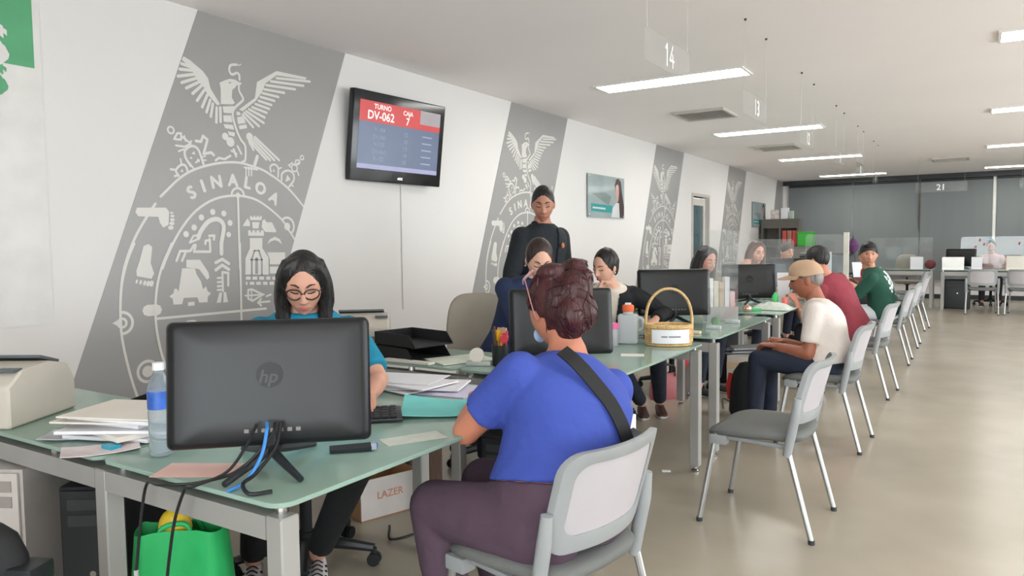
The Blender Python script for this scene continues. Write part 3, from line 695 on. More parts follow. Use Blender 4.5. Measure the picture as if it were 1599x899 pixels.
OC = [((-2.36, 2.10), 225, 'beige office chair under the woman in glasses'), ((-2.52, 3.74), 232, 'beige office chair under the woman in navy'),
      ((-2.42, 5.02), 215, 'beige office chair under the woman in the black blazer'), ((-2.35, 6.48), 262, 'beige office chair under the dark-haired woman behind the clear screen'),
      ((-2.35, 8.35), 255, 'beige office chair under the woman with long brown hair'), ((-2.45, 10.25), 262, 'beige office chair under the clerk at the sixth desk')]
oc0 = make_office_chair()
for i, ((x, y), a, lab) in enumerate(OC):
    c = oc0 if i == 0 else copy_tree(oc0)
    c.location = (x, y, 0); c.rotation_euler = (0, 0, math.radians(a)); c['label'] = lab
c = copy_tree(oc0); c.location = (.27, 17.55, 0); c.rotation_euler = (0, 0, math.radians(180)); c['label'] = 'beige office chair under the woman in pink at the far desk'

# ------------------------------------------------------------------ monitors
def make_monitor(w=.525, h=.335, logo=True):
    t = thing('monitor', '', 'monitor', (0, 0, 0), 0, 'black desktop monitors'); zb = .055
    T = Matrix.Rotation(math.radians(-7), 3, 'X')
    def p(x, y, z): return V(0, 0, zb)+T@V(x, y, z)
    def rr(k, y, r=.018):
        out = []
        W, H = w/2*k, h/2*k
        for cx, cz, a in ((W-r, H-r, 0), (-W+r, H-r, 90), (-W+r, -H+r, 180), (W-r, -H+r, 270)):
            for i in range(5): q = math.radians(a+22.5*i); out.append(p(cx+r*math.cos(q), y, h/2+cz+r*math.sin(q)))
        return out
    MB().loft([rr(.995, .012), rr(1, .008), rr(1, -.004), rr(.97, -.016), rr(.9, -.022), rr(.6, -.026)]).build('housing', monitor_black, t, smooth=40)
    MB().loft([rr(.95, .0122, .006), rr(.95, .0135, .006)]).build('screen', mat('monitor_screen', (190, 205, 215), .2, emit=.5), t)
    m = MB()
    for a, l in ((62, .21), (118, .21), (-58, .17), (-122, .17)):
        c, s = math.cos(math.radians(a)), math.sin(math.radians(a)); 
        m.tube([(0, -.03, .055), (c*l*.35, -.03+s*l*.35, .036), (c*l, -.03+s*l, .009)], [.014, .012, .008], 8, 3)
    m.build('stand_legs', black_plastic, t)
    MB().tube([p(0, -.012, .035), V(0, -.03, .06), V(0, -.03, .045)], .014, 10, 3).build('stand_neck', black_plastic, t)
    if logo:
        m = MB(); cc = p(.0, -.0285, h*.56); n = T@V(0, -1, 0); rx = T@V(1, 0, 0); uz = T@V(0, 0, 1)
        m._add([cc+(rx*math.cos(2*PI*i/32)+uz*math.sin(2*PI*i/32))*.034 for i in range(32)], [tuple(range(32))])
        lg = m.build('logo_disc', mat('logo_black', (14, 15, 16), .3, spec=.3), t, smooth=0)
        m = MB(); put_text(m, 'hp', cc+n*.0008-uz*.003, .034, rx+uz*.0, uz+rx*.25, .001); m.build('logo_letters', mat('logo_grey', (30, 32, 34), .35), lg, smooth=0)
    m = MB()
    for i in range(7): m.box(p(-.06+.022*i, -.0235, .042), (.012, .006, .010), R=T)
    m.build('ports', mat('port_metal', (84, 82, 80), .35, .6), t)
    return t
MO = [((-1.585, 1.30), 43, 'large black monitor seen from behind in front of the woman in glasses', 1),
      ((-1.66, 3.08), 40, 'black monitor behind the head of the woman in blue', .95), ((-1.83, 5.10), 33, 'black monitor behind the wicker basket handle', 1),
      ((-1.78, 6.98), 30, 'black monitor in front of the woman with long brown hair', .95), ((-1.75, 8.75), 40, 'dark monitor behind the elderly man, at the fifth desk', 1),
      ((-1.75, 10.45), 40, 'dark monitor between the men in maroon and green', 1), ((-1.75, 12.2), 40, 'dark monitor at the seventh desk beyond the clear screens', 1)]
mon0 = make_monitor()
for i, ((x, y), a, lab, sc_) in enumerate(MO):
    c = mon0 if i == 0 else copy_tree(mon0)
    # local +Y looks to the clerk (towards the wall and away)
    c.location = (x, y, GT+.001); c.rotation_euler = (0, 0, math.radians(a)); c.scale = (sc_,)*3; c['label'] = lab

# ------------------------------------------------------------------ things on the first desk
def printer(x, y, rz, label):
    t = thing('printer', label, 'printer', (x, y, GT+.001), rz, 'beige printers on the desk returns')
    prof = [(-.20, 0), (.20, 0), (.20, .13), (.16, .20), (.05, .225), (-.12, .215), (-.20, .16)]
    MB().prism([(-.19, a, b) for a, b in prof], (.38, 0, 0)).build('body', beige, t, None, .02, 3)
    MB().box((0, .10, .226), (.30, .12, .012), R=Matrix.Rotation(-.3, 3, 'X')).build('paper_tray', mat('printer_grey', (90, 98, 100), .5), t, None, .003)
    MB().box((0, -.206, .07), (.30, .015, .05)).build('output_slot', mat('printer_slot', (120, 116, 108), .6), t, None, .003)
    MB().box((.14, -.13, .215), (.08, .05, .012)).build('button_panel', mat('printer_grey', (90, 98, 100)), t, None, .003)
    return t
pr = printer(-2.86, 1.19, math.radians(30), 'beige printer at the left edge on the near desk return')
p2_ = printer(-2.98, 3.10, math.radians(40), 'beige printer behind the monitor of the woman in glasses')

def sheet_obj(name, m_, x, y, z, w, d, rz, label, cat, th=.0012, curl=0, group=None, curlfn=None):
    o = thing(name, label, cat, (x, y, z), rz, group) if False else None
    n = 8; mb = MB(); grid = []
    for i in range(n+1):
        row = []
        for j in range(n+1):
            u, v = i/n*2-1, j/n*2-1
            zz = curl*(u*u*.6+v*v*.2) if not curlfn else curlfn(u, v)
            row.append((u*w/2, v*d/2, zz+th))
        grid.append(row)
    mb.sheet(grid, th); ob = mb.build(name, m_, None, smooth=30)
    ob.location = (x, y, z); ob.rotation_euler = (0, 0, rz)
    return tag(ob, label, cat, group)
pr.scale = (.86,)*3; p2_.scale = (.86,)*3
# heap of paperwork beside the printer
for i, (x, y, a, c_, lab) in enumerate(((-2.36, 1.20, 40, 'grey_sheet', 'grey printed leaflet sagging at the left front of the paper heap'), (-2.13, 1.14, 62, 'pinkish_sheet', 'curled pinkish-white sheet at the front of the paper heap'), (-2.40, 1.33, 75, 'cream_sheet', 'cream sheet poking out beside the beige printer'))):
    sheet_obj('loose_sheet', mat(c_, ((190, 192, 196), (218, 206, 206), (214, 208, 196))[i], .8, var=.12, vscale=16), x, y, GT+.002, .20, .12, math.radians(a), lab, 'paper', .002, .010)
z = GT+.005; rr_ = random.Random(3)
heap = [(.30, .215, 20, .012, 'paper'), (.30, .22, -6, .016, 'warm'), (.32, .23, 32, .010, 'paper'), (.29, .21, 12, .014, 'paper'), (.33, .24, 25, .006, 'warm'), (.31, .22, 15, .010, 'paper'), (.34, .25, 22, .005, 'warm')]
names = ['bottom', 'second lowest', 'third lowest', 'middle', 'third from top', 'second from top', 'topmost']
for i, (w1, d1, a, th, mm) in enumerate(heap):
    o = MB().box((0, 0, th/2), (w1, d1, th)).build('paper_bundle', paper if mm == 'paper' else paper_warm, None, None, .001, 1)
    o.location = (-2.235+rr_.uniform(-.03, .03), 1.295+rr_.uniform(-.02, .02), z); o.rotation_euler = (0, 0, math.radians(a)); z += th+.001
    if i == 3: sheet_z = z
    tag(o, 'bundle of paper sheets, %s in the heap beside the beige printer' % names[i], 'papers', 'paper heap on the near desk')
o = MB().box((0, 0, .007), (.05, .03, .014)).build('correction_tape', mat('cyan_plastic', (40, 150, 175), .3)); o.location = (-2.12, 1.165, GT+.001); tag(o, 'small cyan plastic gadget lying in the paper heap', 'gadget')
t = thing('document_tray', 'small black document tray behind the heap of papers', 'tray', (-2.42, 1.55, GT+.001), .5)
MB().bb(-.12, .12, -.08, .08, 0, .008).build('tray_base', matte_black, t)
for a in ((-.12, .12, -.08, -.074), (-.12, .12, .074, .08), (-.12, -.114, -.074, .074)): MB().bb(*a, .008, .055).build('tray_side', matte_black, t)
# water bottle
t = thing('water_bottle', 'clear water bottle with a blue label beside the large monitor', 'bottle', (-1.935, 1.205, GT+.001))
pet = mat('clear_bottle', (205, 214, 218), .08, trans=.75, ior=1.15, var=.01)
MB().lathe([(.024, 0), (.031, .006), (.032, .03), (.029, .05), (.032, .07), (.032, .125), (.03, .135), (.032, .15), (.032, .19), (.026, .212), (.014, .232), (.0135, .245)], n=24).build('bottle_body', pet, t, smooth=60)
MB().lathe([(.0328, .135), (.0328, .185)], n=24).build('label_wrap', mat('bottle_label_blue', (52, 96, 178), .4, var=.35, vscale=18), t, smooth=60)
MB().lathe([(.016, .243), (.016, .262), (.014, .264)], n=20).build('bottle_cap', mat('bottle_cap', (225, 225, 225), .4), t)
# monitor cables of the first desk
b0 = V(-1.585, 1.30, GT)
def cable(pts, r, m_, label, sm=6): return tag(MB().tube(pts, r, 7, sm).build('cable', m_, None), label, 'cable')
blue_c = mat('blue_cable', (58, 128, 200), .5); blk_c = mat('black_cable', (26, 26, 28), .5)
rz1 = math.radians(43)
def ml(x, y, z): return b0+Matrix.Rotation(rz1, 3, 'Z')@V(x, y, z)
cable([ml(-.005, -.04, .125), ml(0, -.085, .115), ml(-.01, -.12, .06), ml(-.04, -.17, .015), ml(-.075, -.215, .006)], .0045, blue_c, 'bright blue network cable hanging from the back of the large monitor')
cable([ml(.015, -.04, .123), ml(.01, -.08, .10), ml(-.06, -.12, .03), ml(-.15, -.15, .012), ml(-.245, -.135, .008), V(-1.79, 1.07, GT-.02), V(-1.81, 1.06, .62), V(-1.82, 1.05, .50)], .004, blk_c, 'black power cable running from the monitor over the desk edge to the adapter')
cable([ml(-.03, -.04, .123), ml(-.05, -.09, .08), ml(-.09, -.14, .03), ml(-.16, -.18, .012), V(-1.62, 1.06, GT-.01), V(-1.66, 1.05, .62), V(-1.70, 1.06, .40), V(-1.62, 1.12, .30), V(-1.50, 1.3, .25), V(-1.42, 1.42, .28)], .004, blk_c, 'black cable looping down in front of the near desk beam')
cable([ml(.03, -.04, .123), ml(.02, -.09, .07), ml(-.02, -.15, .025), ml(-.04, -.21, .02), ml(-.02, -.25, .008), ml(.03, -.24, .007)], .005, blk_c, 'thick black cable coiled on the desk corner behind the monitor')
t = thing('power_adapter', 'black power adapter hanging below the near desk beam', 'adapter', (-1.82, 1.05, .39))
MB().box((0, 0, .03), (.055, .03, .115)).build('brick', black_plastic, t, None, .005); MB().tube([(0, 0, .085), (0, 0, .115)], .006, 8).build('strain_relief', mat('pale_plug', (170, 170, 170)), t)
# keyboard
def keyboard(x, y, rz, label):
    t = thing('keyboard', label, 'keyboard', (x, y, GT+.001), rz)
    MB().prism([(-.22, -.07, .004), (-.22, -.07, .014), (-.22, .07, .026), (-.22, .07, .004)], (.44, 0, 0)).build('keyboard_base', black_plastic, t, None, .003)
    keym = mat('key_black', (40, 42, 45), .5); me = None
    for r in range(5):
        for c in range(15):
            o = MB().box((0, 0, 0), (.023, .020, .007)).build('key', keym, t, None, .002, 1) if me is None else finish('key', me, t, 0)
            me = o.data; o.location = (-.19+c*.0272, -.052+r*.026, .0175+(-.052+r*.026+.07)*.0857)
    return t
keyboard(-1.80, 1.74, math.radians(43), 'black keyboard between the large monitor and the turquoise folder')
t = thing('barcode_scanner', 'black and grey hand scanner with blue edge lying beside the monitor', 'scanner', (-1.49, 1.50, GT+.001), math.radians(50)); t.scale = (.72,)*3
MB().loft([[V(x, y*k, z) for y, z in ((-.02, .003), (.02, .003), (.024, .02), (0, .032), (-.024, .02))] for x, k in ((-.085, .7), (-.03, 1), (.03, 1.25), (.075, 1.3))]).build('scanner_head', black_plastic, t, None, .003)
MB().box((.085, 0, .018), (.022, .05, .026)).build('scan_window', mat('scanner_grey', (150, 155, 165), .3), t, None, .004); MB().box((.098, 0, .02), (.006, .03, .018)).build('blue_edge', mat('scanner_blue', (60, 90, 190), .4), t)
# papers in front of the customer
rr_ = random.Random(11); z = GT+.001
pl = ['lowest', 'second', 'third', 'fourth', 'fifth', 'top']
for i, (x, y, a, th) in enumerate(((-1.80, 2.33, 8, .004), (-1.98, 2.30, -12, .004), (-1.88, 2.34, 22, .006), (-2.02, 2.30, 5, .004), (-1.93, 2.30, -3, .005), (-1.99, 2.33, 14, .002))):
    o = sheet_obj('paper_sheets', mat('lilac_paper', (206, 200, 222), .8, var=.03) if i == 0 else paper, x, y, z, .30, .22, math.radians(a), '%s sheaf of white papers spread behind the turquoise folder' % pl[i], 'papers', th, 0, 'loose white papers on the near desk'); z += th+.0015
sheet_obj('folder', mat('turquoise_card', (112, 202, 198), .6, var=.02), -1.56, 2.06, GT+.004, .34, .25, math.radians(36), 'turquoise card folder lying open-cornered on the near desk', 'folder', .003, 0, None, lambda u, v: .004+.02*max(0, -u)*max(0, v)+.006*u*u)
sheet_obj('note_sheet', mat('note_paper', (196, 200, 188), .5, var=.1, vscale=25), -1.43, 1.70, GT+.0005, .19, .09, math.radians(62), 'printed paper slip lying near the aisle edge of the near desk', 'paper', .0008)
sheet_obj('note_sheet', mat('pink_paper', (216, 178, 168), .7), -1.72, 1.17, GT+.0005, .20, .12, math.radians(30), 'pinkish paper slip under the large monitor', 'paper', .0008)
# desktop tray, tissue, cup on the second desk return
t = thing('letter_tray', 'black two-tier letter tray on the second desk return', 'tray', (-2.50, 2.97, GT+.001), math.radians(-12))
for k, (dx, z0) in enumerate(((0, 0), (.02, .07))):
    MB().bb(-.17+dx, .17+dx, -.125, .125, z0, z0+.006).build('tray_floor', matte_black, t)
    MB().prism([(-.17+dx, -.125, z0+.006), (.17+dx, -.125, z0+.006), (.12+dx, -.125, z0+.062), (-.17+dx, -.125, z0+.062)], (0, .004, 0)).build('tray_side', matte_black, t)
    MB().prism([(-.17+dx, .121, z0+.006), (.17+dx, .121, z0+.006), (.12+dx, .121, z0+.062), (-.17+dx, .121, z0+.062)], (0, .004, 0)).build('tray_side', matte_black, t)
    MB().bb(-.17+dx, -.166+dx, -.121, .121, z0+.006, z0+.062).build('tray_back', matte_black, t)
tag(MB().ell((0, 0, .055), (.055, .04, .06), 14, 8).build('tissue_ball', mat('tissue', (222, 216, 206), .9, bump=.6, bscale=25)), 'crumpled white tissue bundle behind the black letter tray', 'tissue').location = (-2.73, 3.22, GT+.001)
sheet_obj('paper_sheets', mat('pale_green_paper', (214, 220, 206), .8), -2.20, 2.99, GT+.002, .22, .30, math.radians(-25), 'pale paper pad beside the black letter tray', 'papers', .006)
sheet_obj('paper_sheets', paper_warm, -2.38, 2.80, GT+.002, .30, .05, 0, 'cream strip of paper at the front of the second desk return', 'papers', .01)
t = thing('pen_cup', 'black mesh pen cup with scissors and pens on the second desk', 'pen cup', (-1.93, 2.95, GT+.001))
MB().lathe([(.036, 0), (.038, .004), (.040, .10), (.037, .10), (.034, .008)], n=20).build('cup', mat('cup_mesh', (46, 48, 50), .45, .4), t, smooth=60)
pc = [((230, 175, 40), .012, -.01), ((225, 160, 40), -.012, .008), ((210, 60, 75), .02, .012), ((60, 60, 70), -.02, -.012), ((200, 90, 110), .0, .02), ((90, 60, 40), -.008, -.02)]
for i, (c_, x, y) in enumerate(pc):
    MB().tube([(x*.8, y*.8, .01), (x*1.5, y*1.5, .15+.008*i)], .0055, 8).build('pen', mat('pen_%d' % i, c_, .4), t)
MB().box((-.015, 0, .145), (.028, .03, .05)).build('yellow_marker_pack', mat('pen_0', (230, 175, 40)), t, None, .004)
MB().lathe([(.016, .0), (.021, 0), (.021, .008), (.016, .008)], (.022, .01, .135), 16, Matrix.Rotation(1.3, 3, 'X')).lathe([(.016, .0), (.021, 0), (.021, .008), (.016, .008)], (.036, -.015, .13), 16, Matrix.Rotation(1.3, 3, 'X')).build('scissor_handles', mat('pen_2', (210, 60, 75)), t)
MB().box((.0, .02, .15), (.05, .01, .06)).build('card_note', mat('card_pinkish', (196, 160, 140), .7), t)
t = thing('tape_dispenser', 'small clear and white tape dispenser beside the pen cup', 'dispenser', (-2.02, 2.90, GT+.001), .4)
MB().bb(-.06, .06, -.02, .02, 0, .02).build('dispenser_base', mat('clear_grey_plastic', (170, 176, 172), .2), t, None, .004); MB().lathe([(.02, -.01), (.035, -.01), (.035, .01), (.02, .01)], (-.01, 0, .05), 20, Matrix.Rotation(PI/2, 3, 'X')).build('tape_roll', mat('tape_white', (226, 218, 208), .4), t)

# ------------------------------------------------------------------ basket, jug and jar on the second desk
wick = mat('wicker', (206, 172, 118), .6, var=.25, vscale=60, bump=.5, bscale=120)
bx = thing('wicker_basket', 'tan wicker basket with tall arched handle and white label', 'basket', (-1.47, 4.005, GT+.001), math.radians(28))
RX, RY, BH = .125, .085, .105
def belips(k, z, n=48): return [V(RX*k*math.cos(2*PI*j/n), RY*k*math.sin(2*PI*j/n), z) for j in range(n)]
MB().loft([belips(.96, 0), belips(1.0, .01), belips(1.02, BH), belips(.96, BH), belips(.94, .015)]).build('basket_wall', wick, bx, smooth=60)
for z in [.006+.0125*i for i in range(8)]:
    n = 48; MB().tube([V(RX*1.01*math.cos(2*PI*j/n)*(1+.012*(-1)**(j//2)), RY*1.01*math.sin(2*PI*j/n)*(1+.012*(-1)**(j//2)), z) for j in range(n)], .0055, 6, closed=True).build('wicker_strand', wick, bx)
for d in (0, .009): MB().tube([V((RX*1.04)*math.cos(2*PI*j/40), (RY*1.04)*math.sin(2*PI*j/40), BH+d) for j in range(40)], .0075, 7, closed=True).build('rim', wick, bx)
for d in (-.005, .005): MB().tube([V(-RX*1.02, d, .02), V(-RX*1.03, d, .16), V(-RX*.85, d, .25), V(-RX*.45, d, .305), V(0, d, .32), V(RX*.45, d, .305), V(RX*.85, d, .25), V(RX*1.03, d, .16), V(RX*1.02, d, .02)], .0075, 8, 5).build('handle', wick, bx)
pts = []
for j in range(13): 
    a = math.radians(-90-48+96*j/12); pts.append((RX*1.115*math.cos(a), RY*1.115*math.sin(a)))
m = MB(); m._add([V(x, y, z) for z in (.018, .095) for x, y in pts], [(j, j+1, j+14, j+13) for j in range(12)])
lb = m.build('paper_label', paper, bx, smooth=60, fix=False)
m = MB()
for x0, x1 in ((3.2, 5.0), (5.3, 8.8)):
    q = np.linspace(x0, x1, 6); ang = [math.radians(-138+96*v/12) for v in q]
    P_ = [V(RX*1.125*math.cos(a), RY*1.125*math.sin(a), z) for z in (.052, .060) for a in ang]; m._add(P_, [(j, j+1, j+7, j+6) for j in range(5)])
m.build('label_print', mat('label_ink', (130, 130, 135), .7), lb, smooth=0, fix=False)
for i, (x, y) in enumerate(((-.05, .02), (.02, -.02), (.06, .02), (-.01, .035))): MB().ell((x, y, BH-.012), (.028, .022, .014), 10, 6).build('sweet', mat('sweet_%d' % i, ((225, 200, 150), (230, 210, 170), (200, 140, 110), (235, 220, 190))[i], .4), bx)
jug = thing('water_jug', 'cloudy white water jug with orange cap behind the basket', 'jug', (-1.70, 3.96, GT+.001), .3)
MB().box((0, 0, .085), (.115, .085, .17)).build('jug_body', mat('cloudy_plastic', (206, 212, 214), .25, trans=.3, ior=1.15, var=.02), jug, None, .022, 4)
MB().lathe([(.03, .168), (.03, .185), (.024, .19)], n=20).build('jug_neck', mat('cloudy_plastic', (206, 212, 214)), jug)
MB().lathe([(.032, .186), (.034, .19), (.034, .218), (.028, .224)], n=24).build('cap', mat('orange_plastic', (238, 110, 62), .4), jug)
MB().box((0, 0, .23), (.035, .016, .012)).build('cap_tab', paper, jug, None, .004)
MB().tube([(.056, 0, .15), (.082, 0, .14), (.085, 0, .09), (.058, 0, .075)], .009, 8, 5).build('jug_handle', mat('cloudy_plastic', (206, 212, 214)), jug)
jar = thing('lidded_jar', 'glass jar with pink lid beside the white water jug', 'jar', (-1.745, 3.82, GT+.001))
MB().lathe([(.04, 0), (.043, .01), (.043, .085), (.038, .10)], n=24).build('jar_body', mat('jar_glass', (196, 196, 200), .15, trans=.4, ior=1.15), jar, smooth=60); MB().lathe([(.045, .10), (.045, .125), (.040, .128)], n=24).build('jar_lid', mat('pink_plastic', (214, 84, 142), .4), jar)
sheet_obj('note_sheet', paper_warm, -1.50, 3.55, GT+.0005, .12, .09, .4, 'small cream paper near the aisle edge of the second desk', 'paper', .0008)

# ------------------------------------------------------------------ clear screens and desk items further along
def screen(x0, y0, x1, y1, h, label, z0=GT+.001, m_=None):
    p, q = V(x0, y0, 0), V(x1, y1, 0); c = (p+q)/2; L = (q-p).length; a = math.atan2(q.y-p.y, q.x-p.x)
    t = thing('acrylic_screen', label, 'screen', (c.x, c.y, z0), a, 'clear acrylic desk screens')
    MB().prism([(u, -.0025, v) for u, v in [(a_[0], a_[1]) for a_ in rounded(-L/2, L/2, .004, h, .04)]], (0, .005, 0)).build('panel', m_ or acrylic, t)
    for sx in (-1, 1): MB().box((sx*L*.32, 0, .012), (.03, .10, .024)).build('foot', mat('clear_foot', (200, 205, 205), .15), t, None, .003)
    return t
screen(-1.48, 4.76, -1.46, 5.40, .66, 'clear acrylic screen on the third desk in front of leaflets')
screen(-1.95, 7.35, -1.45, 7.28, .60, 'clear acrylic screen on the fourth desk before the brown-haired woman')
screen(-1.85, 10.0, -1.40, 9.98, .66, 'clear acrylic screen with papers stuck on, left of the man in green')
t = thing('brochure_stand', 'leaflet holder with upright brochures behind the third desk screen', 'leaflets', (-1.60, 5.45, GT+.001), math.radians(40))
MB().bb(-.12, .12, -.04, .04, 0, .10).build('holder', mat('clear_holder', (206, 206, 204), .15, trans=.4, ior=1.15), t)
for i, (c_, h) in enumerate((((228, 226, 222), .30), ((214, 202, 184), .28), ((196, 174, 150), .27), ((224, 222, 226), .31), ((226, 190, 196), .2))): MB().box((-.085+.042*i, 0, .012+h/2), (.036, .05, h)).build('brochure', mat('brochure_%d' % i, c_, .6, var=.12, vscale=14), t)
tag(MB().ell((0, 0, .03), (.028, .028, .03), 12, 8).build('green_ornament', mat('ornament_green', (70, 150, 70), .4, var=.5, vscale=30)), 'small green ornament at the foot of the leaflets', 'ornament').location = (-1.53, 5.08, GT+.001)
sheet_obj('note_sheet', mat('cyan_paper', (150, 205, 205), .7), -1.62, 4.60, GT+.0005, .20, .12, .5, 'pale cyan paper at the near end of the third desk', 'paper', .0008)
tag(MB().box((0, 0, .008), (.06, .04, .016)).build('stamp_pad', mat('stamp_cream', (220, 205, 170), .6), None, None, .003), 'small cream stamp pad at the near end of the third desk', 'stamp').location = (-1.50, 4.58, GT+.001)
# plastic bag and trinkets on the fourth desk
rr_ = random.Random(5); n = 14; grid = []
for i in range(n+1):
    row = []
    for j in range(n+1):
        u, v = i/n*2-1, j/n*2-1; e = max(0, 1-u*u)*max(0, 1-v*v)
        row.append((u*.16, v*.13, .006+e**.6*(.05+rr_.uniform(-.012, .012))))
    grid.append(row)
o = MB().sheet(grid, .004).build('plastic_bag', mat('thin_plastic', (206, 212, 204), .2, var=.15, vscale=20, trans=.3, ior=1.15)); o.location = (-1.46, 6.50, GT+.001); tag(o, 'crumpled translucent plastic bag on the fourth desk near the cap man', 'plastic bag')
o = MB().box((0, 0, .012), (.10, .05, .024)).build('green_box', mat('green_pack', (90, 190, 120), .5), None, None, .004); o.location = (-1.56, 6.30, GT+.001); o.rotation_euler = (0, 0, .3); tag(o, 'small green packet beside the plastic bag', 'packet')
o = MB().lathe([(.03, 0), (.04, .02), (.036, .04), (.012, .055), (.01, .06)], n=20).build('desk_bell', mat('bell_metal', (215, 180, 160), .15, .9), None, smooth=60); o.location = (-1.60, 6.33-.12, GT+.001); tag(o, 'shiny round metal desk bell on the fourth desk', 'bell')
o = MB().lathe([(.026, 0), (.028, .09), (.012, .11), (.012, .12)], n=16).build('spray_bottle', mat('green_liquid', (80, 190, 110), .3), None, smooth=60); o.location = (-1.52, 6.86, GT+.001); tag(o, 'green bottle beside the fourth desk monitor', 'bottle')
o = MB().lathe([(.03, 0), (.03, .07), (.026, .08)], n=16).build('red_cup', mat('red_pale', (228, 120, 112), .4), None, smooth=60); o.location = (-1.43, 6.84, GT+.001); tag(o, 'pale red cup beside the fourth desk monitor', 'cup')
t = thing('card_holder', 'tall white paper card standing beside the fourth desk monitor', 'card', (-1.50, 7.10, GT+.001), math.radians(30))
MB().prism([(-.05, -.006, 0), (.05, -.006, 0), (.06, -.006, .29), (-.06, -.006, .29)], (0, .006, 0)).build('card_face', paper, t); MB().box((0, .02, .006), (.10, .08, .012)).build('card_base', mat('clear_foot', (200, 205, 205)), t)
t = thing('card_holder', 'white notice card in an angled holder in front of the man in green', 'card', (-1.40, 11.4, GT+.001), math.radians(25))
MB().prism([(-.06, 0, .05), (.06, 0, .05), (.085, 0, .27), (-.085, 0, .27)], (0, .006, 0)).build('card_face', paper, t); MB().box((0, .02, .03), (.16, .12, .058)).build('card_base', mat('brown_box', (70, 48, 44), .5), t)
o = MB().bb(-.04, .04, -.003, .003, 0, .42).build('taped_paper', paper, None); o.location = (-1.58, 10.04, GT+.02); o.rotation_euler = (0, 0, -.15); tag(o, 'narrow white paper strip standing at the clear screen left of the man in green', 'paper')
o = MB().bb(-.03, .03, -.02, .02, 0, .68).build('screen_post', mat('post_cream', (212, 208, 196), .5), None); o.location = (-1.37, 10.02, GT+.001); tag(o, 'cream upright post beside the clear screen left of the man in green', 'post')

# ------------------------------------------------------------------ under the desks
def pc_tower(x, y, rz, w, d, h, m_, label, z=0):
    t = thing('computer_tower', label, 'computer', (x, y, z), rz, 'computer towers under the desks')
    MB().bb(-w/2, w/2, -d/2, d/2, .01, h).build('case', m_, t, None, .006)
    MB().bb(-w/2+.01, w/2-.01, -d/2-.012, -d/2, .015, h-.01).build('front_panel', mat('tower_front', (192, 186, 180), .45) if m_ is not matte_black else black_plastic, t, None, .006)
    for zz in (h-.07, h-.12): MB().bb(-w/2+.03, w/2-.03, -d/2-.015, -d/2-.012, zz, zz+.035).build('drive_bay', mat('bay_grey', (150, 142, 138), .5) if m_ is not matte_black else dark_trim, t)
    MB().lathe([(.01, 0), (.01, .004)], (0, -d/2-.012, h*.55), 14, Matrix.Rotation(PI/2, 3, 'X')).build('power_button', chrome, t)
    for sx in (-1, 1):
        for sy in (-1, 1): MB().lathe([(.014, 0), (.014, .01)], (sx*(w/2-.03), sy*(d/2-.04), 0), 10).build('foot', matte_black, t)
    return t
pc_tower(-2.42, 1.37, math.radians(35), .20, .42, .60, matte_black, 'dark computer tower under the near desk return')
pc_tower(-2.72, 1.24, math.radians(28), .20, .40, .64, mat('tower_side', (176, 170, 165), .5), 'pale grey computer tower under the near desk return')
pc_tower(-3.02, 1.21, math.radians(20), .19, .40, .62, mat('tower_white', (206, 198, 195), .5), 'whitish cabinet under the desk return at the left edge')
t = thing('side_table', 'small glass side table corner at the bottom left', 'table', (-1.92, .72, 0), math.radians(22))
MB().prism([(a, b, .48) for a, b in rounded(-.36, .18, -.2, .2, .03)], (0, 0, .012)).build('glass_top', glass_top, t)
for x, y in ((-.32, -.16), (.14, -.16), (-.32, .16), (.14, .16)): MB().bb(x-.02, x+.02, y-.02, y+.02, 0, .48).build('leg', silver, t)
o = thing('black_bag', 'black fabric bag on the small side table at the left edge', 'bag', (-2.06, .80, .494), math.radians(25))
MB().loft([[V(.12*k*math.cos(a)*1.0, .06*k*math.sin(a), z) for a in [2*PI*j/20 for j in range(20)]] for z, k in ((0, .95), (.02, 1.05), (.09, 1.0), (.14, .8), (.165, .5))]).build('bag_body', matte_black, o, smooth=60)
MB().box((.13, 0, .05), (.07, .08, .05)).build('bag_flap', black_plastic, o, None, .01)
# green tote bag
t = thing('tote_bag', 'bright green shopping tote bag under the near desk', 'bag', (-2.05, 1.33, 0), math.radians(40)); t.scale = (.84, .84, 1.2)
grn = mat('tote_green', (38, 178, 98), .6, var=.12, vscale=7, bump=.4, bscale=9)
def bagring(w, d, z, k, n=28):
    return [V(w*math.copysign(abs(math.cos(a))**.5, math.cos(a)), d*math.copysign(abs(math.sin(a))**.5, math.sin(a))*(1+k*math.sin(5*a)), z+.008*math.sin(3*a)*k*4) for a in [2*PI*j/n for j in range(n)]]
MB().loft([bagring(.17, .08, 0, 0), bagring(.19, .09, .02, .05), bagring(.185, .10, .15, .15), bagring(.17, .09, .28, .2), bagring(.155, .07, .40, .15), bagring(.15, .066, .395, .15), bagring(.16, .08, .2, .1)]).build('bag_body', grn, t, smooth=60)
MB().box((0, -.10, .08), (.2, .004, .05)).build('white_print', paper, t)
MB().ell((-.02, 0, .40), (.06, .04, .05), 14, 8).build('yellow_packet', mat('yellow_pack', (226, 190, 50), .4, bump=.5, bscale=15), t)
for sy in (-1, 1): MB().tube([(-.07, sy*.06, .37), (-.05, sy*.05, .41), (.03, sy*.045, .415), (.06, sy*.06, .37)], .007, 6, 5).build('bag_handle', grn, t)
